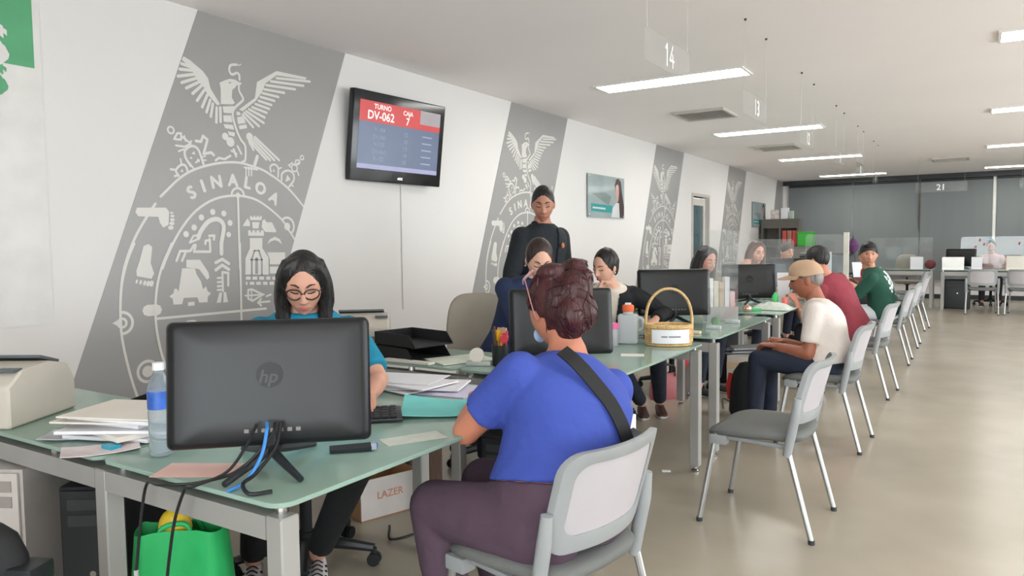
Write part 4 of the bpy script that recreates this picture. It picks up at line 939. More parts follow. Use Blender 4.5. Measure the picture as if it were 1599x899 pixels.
# open carton with a white printed side
t = thing('cardboard_box', 'open brown cardboard box with one white printed side under the near desk', 'box', (-2.55, 2.74, 0), math.radians(72)); w1, d1, h1 = .16, .13, .20
white_side = mat('white_carton', (216, 210, 206), .8, var=.06, vscale=9)
MB().bb(-w1, w1, -d1, d1, 0, .006).build('box_floor', card, t)
MB().bb(-w1, w1, -d1, -d1+.006, .006, h1).build('white_side', white_side, t)
MB().bb(-w1, w1, d1-.006, d1, .006, h1).build('side', card, t)
for sx in (-1, 1): MB().bb(sx*w1-.003, sx*w1+.003, -d1+.006, d1-.006, .006, h1).build('side', card, t)
MB().box((-w1-.04, 0, h1-.02), (.10, .22, .004), R=Matrix.Rotation(.5, 3, 'Y')).build('flap', card, t); MB().box((0, d1+.04, h1-.02), (.3, .1, .004), R=Matrix.Rotation(-.5, 3, 'X')).build('flap', card, t)
m = MB(); put_text(m, 'LAZER', (.0, -d1-.001, .115), .035, (1, 0, 0), (0, 0, 1), .001); m.build('box_lettering', mat('box_red_ink', (206, 150, 128), .8), t, smooth=0)
# footstool-like shelf and clutter further back
t = thing('low_shelf', 'low wooden shelf with dark boxes under the second desk return', 'shelf', (-2.75, 3.05, 0), 0)
wood = mat('dark_wood', (96, 72, 58), .6, var=.2, vscale=8, stretch=(1, 6, 1))
MB().bb(-.28, .28, -.16, .16, .28, .30).build('shelf_board', wood, t)
for x in (-.25, .25): MB().bb(x-.02, x+.02, -.14, .14, 0, .28).build('shelf_side', wood, t)
MB().bb(-.2, .0, -.12, .12, .301, .44).build('dark_box', matte_black, t); MB().bb(.04, .24, -.12, .12, .301, .40).build('pale_box', mat('pale_carton', (206, 200, 196), .7), t)
pc_tower(-1.86, 2.98, math.radians(8), .19, .38, .45, matte_black, 'black computer tower under the second desk')
cable([V(-2.3, 2.55, .02), V(-2.2, 2.45, .012), V(-2.15, 2.6, .012), V(-2.25, 2.7, .012), V(-2.1, 2.85, .02), V(-2.0, 2.95, .15), V(-1.9, 2.82, .5)], .006, blk_c, 'black cable coiled on the floor under the near desk end')
# pink handbag, dark shelf, archive box with papers, backpack
t = thing('handbag', 'dusty pink handbag standing on the floor under the third desk', 'handbag', (-2.22, 5.98, 0), math.radians(50)); pk = mat('pink_leather', (186, 108, 112), .45)
MB().loft([[V(.15*k*math.copysign(abs(math.cos(a))**.6, math.cos(a)), .065*k2*math.copysign(abs(math.sin(a))**.6, math.sin(a)), z) for a in [2*PI*j/24 for j in range(24)]] for z, k, k2 in ((0, .95, .9), (.02, 1, 1), (.14, .95, .8), (.21, .85, .35), (.215, .8, .2))]).build('bag_body', pk, t, smooth=50)
for sy in (-.03, .03): MB().tube([(-.07, sy, .19), (-.06, sy, .28), (.06, sy, .28), (.07, sy, .19)], .007, 6, 5).build('bag_handle', mat('bag_handle_dark', (60, 48, 48), .5), t)
o = MB().ell((0, 0, .2), (.05, .05, .06), 12, 8).build('red_pouch', mat('red_cloth', (206, 62, 72), .7)); o = tag(o, 'small red pouch hanging beside the pink handbag', 'pouch'); o.location = (-2.12, 6.12, .11)
pc_tower(-2.06, 7.08, 0, .2, .4, .5, matte_black, 'black computer tower under the fourth desk')
t = thing('archive_box', 'cream archive box heaped with papers under the fourth desk', 'box', (-1.72, 6.72, 0), math.radians(10))
MB().bb(-.17, .17, -.14, .14, 0, .32).build('box_body', mat('cream_carton', (214, 206, 192), .8, var=.05), t, None, .004); MB().bb(-.172, -.03, -.143, -.1405, .2, .26).build('box_tape', mat('tan_tape', (214, 186, 154), .6), t)
for i in range(5): MB().box((.02*((-1)**i), 0, .328+.014*i), (.32, .24, .011), R=Matrix.Rotation(.06*i*(-1)**i, 3, 'Z')@Matrix.Rotation(-.06, 3, 'Y')).build('paper_stack', mat('news_grey_%d' % (i % 2), ((196, 196, 200), (150, 152, 160))[i % 2], .8, var=.1), t)
t = thing('backpack', 'black backpack with red trim standing before the elderly man', 'backpack', (-1.44, 5.72, 0), math.radians(20))
bk = mat('backpack_black', (26, 28, 31), .75, var=.1)
MB().loft([[V(.155*k*math.copysign(abs(math.cos(a))**.7, math.cos(a)), .10*k2*math.copysign(abs(math.sin(a))**.7, math.sin(a)), z) for a in [2*PI*j/24 for j in range(24)]] for z, k, k2 in ((0, .95, .95), (.03, 1.05, 1.1), (.2, 1.0, 1.05), (.33, .85, .8), (.40, .55, .45), (.41, .3, .2))]).build('bag_body', bk, t, smooth=60)
MB().tube([(-.155, .02, .12), (-.165, .0, .22), (-.15, .0, .32)], .018, 8, 5).build('red_trim', mat('red_trim', (196, 48, 44), .6), t); MB().tube([(.15, -.05, .10), (.165, -.02, .22), (.14, 0, .33)], .016, 8, 5).build('red_trim', mat('red_trim', (196, 48, 44)), t)
MB().tube([(-.12, .09, .06), (-.20, .1, .10), (-.2, .08, .02)], .008, 6, 5).build('strap', mat('strap_olive', (120, 124, 110), .7), t)

# ------------------------------------------------------------------ corner shelves and far desks
t = thing('shelf_unit', 'grey corner shelf unit by the far wall with boxes on it', 'shelf', (-3.58, 16.7, 0))
sg_ = mat('shelf_grey', (96, 92, 86), .6)
MB().bb(-.39, .39, -.18, .18, 1.60, 1.80).build('top_board', sg_, t)
for x in (-.37, .0, .37): MB().bb(x-.02, x+.02, -.18, .18, 0, 1.60).build('upright', sg_, t)
for z in (.05, .62, 1.19): MB().bb(-.35, .35, -.18, .18, z, z+.03).build('shelf_board', sg_, t)
MB().bb(-.35, .35, .165, .18, .08, 1.60).build('back_panel', mat('shelf_back', (122, 118, 110), .7), t)
def boxobj(nm, x0, x1, y0, y1, z0, z1, m_, lab, cat, grp=None):
    o = MB().bb(-(x1-x0)/2, (x1-x0)/2, -(y1-y0)/2, (y1-y0)/2, 0, z1-z0).build(nm, m_, None, None, .008)
    o.location = ((x0+x1)/2, (y0+y1)/2, z0); return tag(o, lab, cat, grp)
boxobj('carton', -3.80, -3.62, 16.6, 16.78, 1.802, 2.0, mat('carton_white_red', (206, 196, 188), .7, var=.25, vscale=14), 'white and red carton on top of the corner shelves', 'box')
boxobj('carton', -3.58, -3.44, 16.6, 16.78, 1.802, 2.04, paper, 'plain white carton on top of the corner shelves', 'box')
boxobj('carton', -3.40, -3.33, 16.6, 16.72, 1.802, 1.97, mat('pale_green_pack', (170, 190, 170), .6), 'narrow pale green packet on top of the corner shelves', 'box')
for i in range(3): boxobj('binder', -3.54+.105*i, -3.45+.105*i, 16.56, 16.76, 1.222, 1.55, mat('binder_red_%d' % i, ((196, 84, 78), (176, 120, 100), (204, 80, 76))[i], .5), ('red binder at the left of the three on the corner shelf', 'brown binder between two red ones on the corner shelf', 'red binder at the right of the three on the corner shelf')[i], 'binder', 'binders on the corner shelf')
t = thing('storage_crate', 'bright green plastic storage crate beside the corner shelves', 'crate', (-2.87, 15.6, 0))
MB().bb(-.14, .14, -.15, .15, 1.222, 1.50).build('crate_body', mat('crate_green', (56, 158, 52), .4), t, None, .02); MB().bb(-.15, .15, -.16, .16, 1.475, 1.505).build('crate_rim', mat('crate_green', (56, 158, 52)), t, None, .01)
o = thing('filing_cabinet', 'tall grey filing cabinet under the green crate', 'cabinet', (-2.87, 15.6, 0))
MB().bb(-.24, .24, -.25, .25, 0, 1.218).build('cabinet_body', mat('cabinet_grey', (104, 102, 96), .5), o)
for z in (.06, .44, .82): d_ = MB().bb(-.22, .22, -.265, -.25, z, z+.35).build('drawer', mat('cabinet_grey2', (118, 116, 110), .5), o); MB().bb(-.06, .06, -.285, -.266, z+.26, z+.28).build('handle', chrome, d_)
boxobj('figurine_box', -1.72, -1.62, 16.1, 16.2, 1.222+.0, 1.222+.001+.18, mat('dark_red_pack', (110, 70, 72), .5), 'small dark red box beside the green crate', 'box') if False else None
# purple umbrella standing folded
t = thing('umbrella', 'purple umbrella standing on the seventh desk left of the man in green', 'umbrella', (-1.60, 12.4, GT+.001))
MB().lathe([(.02, .38), (.06, .42), (.085, .50), (.05, .57), (.01, .62)], n=16).build('canopy', mat('purple_cloth', (92, 52, 96), .7), t, smooth=40); MB().tube([(0, 0, 0), (0, 0, .65)], .006, 8).build('shaft', black_plastic, t)

FY = 16.15
def far_desk(x0, x1, label, y0=FY):
    o0 = V((x0+x1)/2, y0+.35, 0); t = thing('desk', label, 'desk', o0, 0, 'far desks across the back of the room')
    MB().prism([(a, b, GT-.012) for a, b in rounded(x0, x1, y0, y0+.72, .04)], (0, 0, .012)).build('glass_top', glass_top, t, o0)
    for x in (x0+.03, x1-.085):
        for y in (y0+.02, y0+.64): MB().bb(x, x+.055, y, y+.055, 0, .715).build('leg', silver, t, o0)
    MB().bb(x0+.085, x1-.085, y0+.02, y0+.06, .64, .715).build('front_beam', silver, t, o0); MB().bb(x0+.085, x1-.085, y0+.65, y0+.69, .64, .715).build('back_beam', silver, t, o0)
    for q in (x0+.06, x1-.06): MB().lathe([(.016, .715), (.016, GT-.012)], (q, y0+.05, 0), 8).build('glass_support', chrome, t, o0)
far_desk(-.58, 1.05, 'far glass desk of the woman in pink'); far_desk(-2.0, -.66, 'far glass desk behind the man in green', FY+.15); far_desk(1.12, 2.75, 'far glass desk at the right edge of the photo')
c = copy_tree(mon0); c.location = (-.25, 16.55, GT+.001); c.rotation_euler = (0, 0, math.radians(-18)); c['label'] = 'black monitor on the far desk left of the woman in pink'
pc_tower(-.28, 16.55, 0, .42, .4, .55, matte_black, 'dark cabinet under the far desk left of the woman in pink')
def table_card(x, y, w, h, label, m_=None, rz=0):
    t = thing('table_card', label, 'card', (x, y, GT+.001), rz, 'white cards on the far desks')
    MB().box((0, 0, h/2), (w, .004, h), R=Matrix.Rotation(.12, 3, 'X')).build('card_face', m_ or paper, t); MB().box((0, .03, h/2-.01), (w, .004, h), R=Matrix.Rotation(-.3, 3, 'X')).build('card_back', m_ or paper, t)
table_card(-.36, 16.30, .36, .24, 'glaring white sign card in front of the far monitor', mat('bright_card', (250, 250, 246), .1, spec=.8), .15)
table_card(.02, 16.30, .17, .24, 'white card standing left of the woman in pink'); table_card(.62, 16.30, .28, .26, 'pale card standing right of the woman in pink', paper_warm); table_card(.95, 16.3, .22, .20, 'white card at the right edge of the pink woman desk')
table_card(-.98, 16.5, .22, .24, 'white card on the far desk behind the man in green')
o = MB().ell((0, 0, .09), (.10, .08, .09), 14, 8).build('red_pouch', mat('berry_cloth', (120, 58, 66), .7)); o.location = (-.75, 16.6, GT+.001); tag(o, 'dark red pouch on the far desk behind the man in green', 'pouch')
screen(-.25, 16.9, .98, 16.9, .62, 'wide clear screen with red decorations around the woman in pink')
screen(-1.85, 16.75, -.72, 16.75, .62, 'wide clear screen on the far desk behind the man in green')
rr_ = random.Random(2)
for i, (x, z) in enumerate(((.05, .55), (.12, .47), (.68, .48), (.78, .55), (-.02, .42))):
    o = MB().tube([(0, 0, -.02), (.02, 0, .01), (.01, 0, .03)], .012, 6, 4).build('window_sticker', mat('sticker_red', (170, 60, 72), .6)); o.location = (x, 16.885, GT+z); tag(o, 'small red sticker on the far clear screen, %s' % ('highest one left of the woman in pink', 'nearest the left of the pink woman head', 'nearest the right of the pink woman head', 'highest one right of the woman in pink', 'lowest and leftmost one')[i], 'sticker', 'red stickers on the far screen')
t = thing('waste_basket', 'dark olive waste basket on the floor at the right edge', 'basket', (1.33, 15.85, 0))
MB().lathe([(.14, 0), (.16, .02), (.20, .30), (.205, .31), (.19, .31), (.15, .02)], n=24).build('bin_body', mat('olive_bin', (62, 64, 50), .6, var=.3, vscale=20), t, smooth=50); MB().lathe([(.205, .295), (.212, .30), (.205, .312)], n=24).build('bin_rim', mat('olive_bin', (62, 64, 50)), t)
c = copy_tree(oc0); c.location = (-1.2, 17.4, 0); c.rotation_euler = (0, 0, math.radians(185)); c['label'] = 'empty beige office chair at the far desk behind the man in green'
# scrap of paper on the floor
sheet_obj('paper_scrap', paper, -1.50, 4.05, .0005, .05, .03, .4, 'tiny white scrap of paper on the floor by the desk leg', 'paper', .003)
# ------------------------------------------------------------------ people
def remesh(mb, voxel, smooth_it=4, name='m'):
    me = mb.mesh(name); bm = bmesh.new(); bm.from_mesh(me); bmesh.ops.recalc_face_normals(bm, faces=bm.faces); bm.to_mesh(me); bm.free()
    ob = bpy.data.objects.new(name, me); COL.objects.link(ob)
    r = ob.modifiers.new('r', 'REMESH'); r.mode = 'VOXEL'; r.voxel_size = voxel
    if smooth_it:
        s = ob.modifiers.new('s', 'SMOOTH'); s.factor = .5; s.iterations = smooth_it
    dg = bpy.context.evaluated_depsgraph_get(); dg.update()
    out = bpy.data.meshes.new_from_object(ob.evaluated_get(dg))
    vs = [v.co.copy() for v in out.vertices]; fs = [tuple(p.vertices) for p in out.polygons]
    bpy.data.objects.remove(ob); bpy.data.meshes.remove(me); bpy.data.meshes.remove(out)
    return vs, fs
def skin_mat(name, rgb): return mat('skin_'+name, rgb, .5, var=.06, vscale=14, sss=.06)
def hair_mat(name, rgb): return mat('hair_'+name, rgb, .42, var=.5, vscale=40, bump=.5, bscale=90, stretch=(1, 1, .12))
def cloth(name, rgb, rough=.85): return mat('cloth_'+name, rgb, rough, var=.07, vscale=5, bump=.5, bscale=11, bdist=.025)
def g_(v, s): return math.exp(-(v/s)**2)
def head_grid(k=1.0, jaw=1.0):
    """sculpted head, face towards +y, z up, centre between the ears"""
    a, b, c = .074*k, .094*k, .118*k; nu, nv = 60, 46; V_ = []; F_ = []
    for i in range(nv+1):
        th = -PI/2+PI*i/nv
        th = max(-PI/2+.02, min(PI/2-.02, th))
        for j in range(nu):
            s = (j/nu)*2-1; ph = PI*math.copysign(abs(s)**1.45, s)
            x = a*math.sin(ph)*math.cos(th); y = b*math.cos(ph)*math.cos(th); z = c*math.sin(th)
            t = max(0, -z/c)
            x *= 1-(.36*jaw)*t**1.7
            if y > 0: y = y*(1+.10*t**1.5)
            else: y *= 1-.55*t**1.4
            if y > 0:
                w = max(0, math.cos(ph))*min(1, math.cos(th)*2.5)
                zz = z/k; xx = x/k
                # flatten the face plane a little
                y -= k*.006*g_(zz-.0, .06)*g_(xx, .05)*w
                nose = g_(xx, .0125+.003*(zz < -.02))*(max(0, min(1, (.03-zz)/.055)) if zz > -.028 else max(0, 1-(-.028-zz)/.014))
                y += k*.027*nose*w
                y += k*.006*g_(abs(xx)-.009, .008)*g_(zz+.03, .008)*w
                y -= k*.009*g_(abs(xx)-.031, .015)*g_(zz-.012, .012)*w
                y += k*.005*g_(zz-.034, .010)*g_(xx, .045)*w
                y += k*.005*g_(abs(xx)-.045, .02)*g_(zz+.022, .022)*w
                y += k*.007*g_(xx, .024)*g_(zz+.060, .014)*w
                y -= k*.004*g_(xx, .03)*g_(zz+.080, .008)*w
                y += k*.007*g_(xx, .022)*g_(zz+.1, .014)*w
            V_.append(V(x, y, z))
    for i in range(nv):
        for j in range(nu):
            F_.append((i*nu+j, i*nu+(j+1) % nu, (i+1)*nu+(j+1) % nu, (i+1)*nu+j))
    return V_, F_
def hand_mb(mb, wrist, d, up, curl=.5, side=1, k=1.0):
    """five-fingered hand from the wrist along d; up = back of the hand; side = +1 thumb on the d x up side"""
    d = Vector(d).normalized(); up = Vector(up); up = (up-d*up.dot(d)).normalized(); r = d.cross(up)*side
    wr = Vector(wrist); pl = .085*k
    rings = []
    for t, w, h in ((-.02, .026, .022), (.02, .032, .018), (.055, .040, .015), (pl, .041, .013), (pl+.012, .036, .009)):
        rings.append([wr+d*t*1.0+(r*math.cos(2*PI*j/14)*w+up*math.sin(2*PI*j/14)*h)*k for j in range(14)])
    mb.loft(rings)
    for i, (o, L, rad) in enumerate(((.030, .068, .0088), (.010, .076, .0092), (-.010, .070, .0088), (-.029, .056, .0078))):
        p0 = wr+d*(pl-.004)+r*o*k; a = curl*.9; p = [p0]; ang = curl*.35
        for f in (.45, .32, .25):
            ang += a*.75; q = p[-1]+(d*math.cos(ang)-up*math.sin(ang)+r*o*.6).normalized()*L*f*k; p.append(q)
        mb.tube(p, [rad*k, rad*k*.95, rad*k*.8, rad*k*.65], 8, 3); mb.ell(p[-1], (rad*k*.66,)*3, 8, 6)
    p0 = wr+d*.022*k+r*.024*k
    p = [p0, p0+(d*.6+r*.75-up*.15).normalized()*.035*k, p0+(d*.6+r*.75-up*.15).normalized()*.035*k+(d*.9+r*.3-up*.35*curl).normalized()*.034*k, p0+(d*.6+r*.75).normalized()*.035*k+(d*.9+r*.3-up*.4*curl).normalized()*.056*k]
    mb.tube(p, [.0125*k, .0105*k, .0095*k, .007*k], 8, 3); mb.ell(p[-1], (.007*k,)*3, 8, 6)
def ik(a, b, l1, l2, pole):
    d = b-a; L = min(d.length, (l1+l2)*.995); dn = d.normalized(); x = (l1*l1-l2*l2+L*L)/(2*L); h = math.sqrt(max(0, l1*l1-x*x))
    po = Vector(pole); po = (po-dn*po.dot(dn)); po = po.normalized() if po.length > 1e-5 else dn.orthogonal()
    return a+dn*x+po*h, a+dn*L
def limb(mb, pts, radii, n=14, flat=1.0):
    mb.tube(pts, radii, n, 5, flat=flat)
    mb.ell(pts[0], (radii[0],)*3, 12, 8); mb.ell(pts[-1], (radii[-1],)*3, 12, 8)

def person(label, hip, head, facing, twist=0, look=(0, 0), hands=None, knees=None, feet=None, poles=None, skin='a', skin_rgb=(190, 140, 115),
           top=None, pants=None, hair=None, shoes=(40, 40, 42), wm=1.0, dm=1.0, am=1.0, lm=1.0, hk=1.0, sleeve=.45, voxel=.012, standing=False, eyes='down', collar=None,
           belly=0, extras=None, jacket=None, lips=(168, 96, 92), roll=0, brow=(40, 30, 26), hem=-.02, ndz=0, hand_up=None, curl=(.6, .6), show_feet=True):
    """hip, head: world points; facing: heading of the lower body in degrees (0 = +x); look: (heading, pitch down) of the face; all other points world"""
    hip = Vector(hip); head = Vector(head); o0 = V(hip.x, hip.y, 0)
    root = thing('person', label, 'person', o0)
    fa = math.radians(facing); fwd = V(math.cos(fa), math.sin(fa), 0); rgt = V(math.sin(fa), -math.cos(fa), 0)
    ta = math.radians(facing+twist); tf = V(math.cos(ta), math.sin(ta), 0); tr = V(math.sin(ta), -math.cos(ta), 0)
    la, lp = math.radians(look[0]), math.radians(look[1])
    # head rotation: local +y = look direction, x = right
    lf = V(math.cos(la)*math.cos(lp), math.sin(la)*math.cos(lp), -math.sin(lp)); lr = V(math.sin(la), -math.cos(la), 0); lu = lr.cross(lf)
    HR = Matrix((lr, lf, lu)).transposed() @ Matrix.Rotation(math.radians(roll), 3, 'Y')
    neck = head+HR@V(0, -.03, -.095)*hk+V(0, 0, -.050+ndz)-tf*.012
    sp = neck-hip; S = sp.length; sd = sp.normalized()
    def spine(t):       # slight slouch curve
        p = hip+sp*t; bow = math.sin(PI*max(0, min(1, t)))*.025; return p-tf*bow
    def axes(t):
        q = max(0, min(1, t)); lat = (rgt*(1-q)+tr*q); lat = (lat-sd*lat.dot(sd)).normalized(); return lat, sd.cross(lat)*1.0
    prof = [(-.14, .135, .10), (-.06, .172, .128), (.06, .180, .135), (.2, .165, .125), (.36, .145, .112), (.52, .150, .116), (.68, .164, .120), (.80, .170, .112), (.88, .158, .098), (.945, .118, .080), (1.0, .070, .064), (1.08, .056, .058)]
    def torso(mb, inf=0, t0=-9, t1=9, dz=0, wscale=1.0):
        rings = []
        for t, w, d in prof:
            if t < t0-.001 or t > t1+.001: continue
            lat, dep = axes(t); front = -dep if dep.dot(tf) < 0 else dep
            bl = belly*math.exp(-((t-.28)/.22)**2)
            kk = 1 if t > .9 else (wm if t < .7 else 1+(wm-1)*(.9-t)/.2); kd = 1 if t > .9 else (dm if t < .7 else 1+(dm-1)*(.9-t)/.2)
            W, D = (w*kk+inf)*wscale, d*kd+inf+bl*.5
            c = spine(t)+front*(bl*.5)
            rings.append([c+lat*W*math.copysign(abs(math.cos(2*PI*j/28))**.85, math.cos(2*PI*j/28))+front*D*math.copysign(abs(math.sin(2*PI*j/28))**.85, math.sin(2*PI*j/28)) for j in range(28)])
        mb.loft(rings)
    lat9, _ = axes(.84); shc = spine(.83)
    sh = {s: shc+lat9*s*.165*(1+(wm-1)*.5) for s in (-1, 1)}
    L1, L2 = .285, .245
    hands = hands or {}
    hd = {}
    for s in (-1, 1):
        tgt = hands.get(s); 
        if tgt is None: tgt = hip+rgt*s*.16+fwd*.30+V(0, 0, .13) if not standing else hip+rgt*s*.24+fwd*.05+V(0, 0, -.05)
        tgt = Vector(tgt); pole = (poles or {}).get(s) or (rgt*s*.8-fwd*.5+V(0, 0, -.7))
        e, w_ = ik(sh[s], tgt, L1, L2, pole); hd[s] = (sh[s], e, w_)
    hipj = {s: hip+rgt*s*.088*wm+V(0, 0, -.01) for s in (-1, 1)}
    lg = {}
    for s in (-1, 1):
        if standing:
            kn = hip+rgt*s*.10+fwd*.02+V(0, 0, -.44); an = V(hip.x, hip.y, .09)+rgt*s*.11
        else:
            kn = Vector((knees or {}).get(s) or hip+rgt*s*.14+fwd*.40+V(0, 0, .0)); an = Vector((feet or {}).get(s) or V(kn.x, kn.y, .09)-fwd*.05)
        lg[s] = (hipj[s], kn, an)
    skm = skin_mat(skin, skin_rgb)
    # ---- the body: torso, neck, arms, legs as one remeshed skin, head and hands joined on
    mb = MB(); torso(mb, -.004)
    mb.tube([spine(.95), neck+V(0, 0, .02), head+HR@V(0, -.02, -.05)], [.06*hk, .052*hk, .05*hk], 16, 4)
    for s in (-1, 1):
        a, e, w_ = hd[s]
        limb(mb, [a, a.lerp(e, .5), e], [.056*am, .046*am, .038*am]); limb(mb, [e, e.lerp(w_, .35), w_], [.039*am, .038*am, .026])
        h_, kn, an = lg[s]
        limb(mb, [h_, h_.lerp(kn, .5), kn], [.088*lm, .076*lm, .056*lm]); limb(mb, [kn, kn.lerp(an, .35), an], [.054*lm, .053*lm, .036])
    vs, fs = remesh(mb, voxel, 4)
    body = MB(); body._add(vs, fs)
    hv, hf = head_grid(hk); HVW = [head+HR@p for p in hv]; body._add(HVW, hf)
    for s in (-1, 1):
        c = head+HR@V(s*.073*hk, -.008*hk, -.004*hk); body.ell(c, (.010*hk, .019*hk, .031*hk), 12, 10, HR@Matrix.Rotation(s*.25, 3, 'Z'))
        a, e, w_ = hd[s]
        hb = MB(); d = (w_-e).normalized(); upv = (hand_up or {}).get(s) or V(0, 0, 1)
        hand_mb(hb, w_, d+V(0, 0, -.1), upv, curl[0 if s < 0 else 1], -s, .98)
        v2, f2 = remesh(hb, .0042, 2); body._add(v2, f2)
    body.build('body', skm, root, o0, smooth=180, fix=False)
    # ---- clothes
    if top:
        tm, sl = top; mb = MB(); torso(mb, .011, hem, 1.0)
        for s in (-1, 1):
            a, e, w_ = hd[s]; full = [a, a.lerp(e, .5), e, e.lerp(w_, .5), w_]
            mb.ell(a, (.061*am,)*3, 12, 8)
            if sl <= .5:
                q = a.lerp(e, sl*2); mb.tube([a, a.lerp(q, .5), q], [.061*am, .062*am, .062*am], 16, 3)
            else:
                q = e.lerp(w_, (sl-.5)*2); mb.tube([a, a.lerp(e, .5), e, e.lerp(q, .5), q], [.068*am, .060*am, .054*am, .050*am, .040*am], 16, 4)
        vs, fs = remesh(mb, voxel*.9, 3); m2 = MB(); m2._add(vs, fs); m2.build('shirt', tm, root, o0, smooth=180, fix=False)
    if pants:
        mb = MB(); torso(mb, .006, -.14, .2)
        for s in (-1, 1):
            h_, kn, an = lg[s]; q = kn.lerp(an, .93)
            mb.ell(h_, (.098*lm,)*3, 12, 8); mb.tube([h_, h_.lerp(kn, .5), kn], [.098*lm, .086*lm, .066*lm], 16, 4); mb.ell(kn, (.066*lm,)*3, 12, 8); mb.tube([kn, kn.lerp(q, .4), q], [.065*lm, .062*lm, .052], 16, 4)
        vs, fs = remesh(mb, voxel, 4); m2 = MB(); m2._add(vs, fs); m2.build('trousers', pants, root, o0, smooth=180, fix=False)
    if jacket:
        jm, opening = jacket; mb = MB(); torso(mb, .020, -.06, .95)
        for s in (-1, 1):
            a, e, w_ = hd[s]; q = e.lerp(w_, .95); mb.ell(a, (.072*am,)*3, 12, 8)
            mb.tube([a, a.lerp(e, .5), e, e.lerp(q, .5), q], [.072*am, .066*am, .060*am, .055*am, .047*am], 16, 4)
        vs, fs = remesh(mb, voxel*.9, 3)
        # open front: drop the cells lying in a wedge in front of the breastbone
        keep = []
        for f in fs:
            c = sum((vs[i] for i in f), V(0, 0, 0))/len(f); r_ = c-spine(.5); u = r_.dot(tr); fr = r_.dot(tf); hgt = (c-hip).dot(sd)/S
            if fr > .03 and abs(u) < opening*max(.25, min(1.2, .25+hgt)) and hgt > -.3 and hgt < 1.1: continue
            keep.append(f)
        m2 = MB(); m2._add(vs, keep); jo = m2.build('jacket', jm, root, o0, smooth=180, fix=False)
        sd_ = jo.modifiers.new('thickness', 'SOLIDIFY'); sd_.thickness = .006
    if collar:
        c = spine(.985); lat, dep = axes(.98)
        front = tf; pts = [c+lat*.066*math.cos(a)+front*(.066*math.sin(a)+.004)+sd*(.008-.034*max(0, math.sin(a))) for a in [math.radians(-250+320*j/18) for j in range(19)]]
        MB().tube(pts, .012, 8, 0, flat=1.6).build('collar', collar, root, o0)
    if show_feet:
        for s in (-1, 1):
            h_, kn, an = lg[s]; f = fwd; r_ = rgt; g = V(an.x, an.y, 0); rings = []
            for t, w_, h in ((-.075, .022, .05), (-.06, .032, .075), (-.01, .036, .085), (.05, .040, .062), (.11, .045, .045), (.155, .038, .035), (.175, .018, .022)):
                rings.append([g+f*t+r_*(w_*math.cos(2*PI*j/16))+V(0, 0, h*.5+h*.5*math.sin(2*PI*j/16)) for j in range(16)])
            so = MB().loft(rings).build('shoe', mat('shoe_%d_%d_%d' % shoes, shoes, .6), root, o0, smooth=60)
            rings = []
            for t, w_ in ((-.08, .026), (-.03, .036), (.05, .042), (.12, .046), (.165, .036), (.18, .02)):
                rings.append([g+f*t+r_*w_*math.cos(2*PI*j/12)+V(0, 0, .008+.008*math.sin(2*PI*j/12)) for j in range(12)])
            MB().loft(rings).build('shoe_sole', mat('shoe_sole', (205, 200, 195), .6), so, o0)
            if shoes[0] > 150:
                for i in range(4): z0 = .07-.008*i; MB().tube([g+f*(.03+.022*i)+r_*q*.022+V(0, 0, z0+.012-abs(q)*.012) for q in (-1, 0, 1)], .003, 6, 3).build('lace', matte_black, so, o0)
                for i in range(3):
                    for q in (-1, 1): MB().ell(g+f*(.03+.03*i)+r_*q*.033+V(0, 0, .055-.008*i), (.006,)*3, 8, 6).build('eyelet', matte_black, so, o0)
    # ---- face
    def surf(x, z):
        best = min((p for p in hv if p.y > 0), key=lambda p: (p.x-x*hk)**2+(p.z-z*hk)**2); return V(x*hk, best.y, z*hk)
    W_ = lambda p: head+HR@p
    br = mat('brow_%d_%d_%d' % brow, brow, .7); dark = mat('eye_dark', (28, 20, 18), .25); eyew = mat('eye_white', (212, 200, 192), .3)
    for s in (-1, 1):
        MB().tube([W_(surf(s*x, z)+V(0, .0015, 0)) for x, z in ((.014, .031), (.028, .038), (.046, .034))], [.0028, .0034, .0018], 6, 3).build('eyebrow', br, root, o0)
        e0 = surf(s*.031, .010)
        if eyes == 'open':
            ew = MB().ell(W_(e0+V(0, -.002, 0)), (.014*hk, .006*hk, .0062*hk), 12, 8, HR).build('eye', eyew, root, o0)
            MB().ell(W_(e0+V(0, .0028, 0)), (.0058*hk, .0025*hk, .0058*hk), 10, 6, HR).build('iris', dark, ew, o0)
            MB().tube([W_(surf(s*x, z)+V(0, .003, 0)) for x, z in ((.017, .011), (.031, .0175), (.046, .012))], .0018, 6, 3).build('eyelashes', dark, root, o0)
        else:
            MB().ell(W_(e0+V(0, -.0015, .001)), (.0145*hk, .0065*hk, .0075*hk), 12, 8, HR).build('eyelid', skm, root, o0)
            MB().tube([W_(surf(s*x, z)+V(0, .004, 0)) for x, z in ((.017, .007), (.031, .0035), (.046, .008))], .0021, 6, 3).build('eyelashes', dark, root, o0)
    lm_ = mat('lips_%d_%d_%d' % lips, lips, .4); q = surf(0, -.061)
    lp_ = MB(); lp_.tube([W_(surf(x, -.057-abs(x)*.1)+V(0, .0005, 0)) for x in (-.024, -.012, -.004, .004, .012, .024)], [.0015, .0045, .005, .0045, .0015], 8, 2)
    lp_.tube([W_(surf(x, -.066+abs(x)*.2)+V(0, .0005, 0)) for x in (-.020, -.010, 0, .010, .020)], [.0015, .005, .006, .005, .0015], 8, 2); lp_.build('lips', lm_, root, o0)
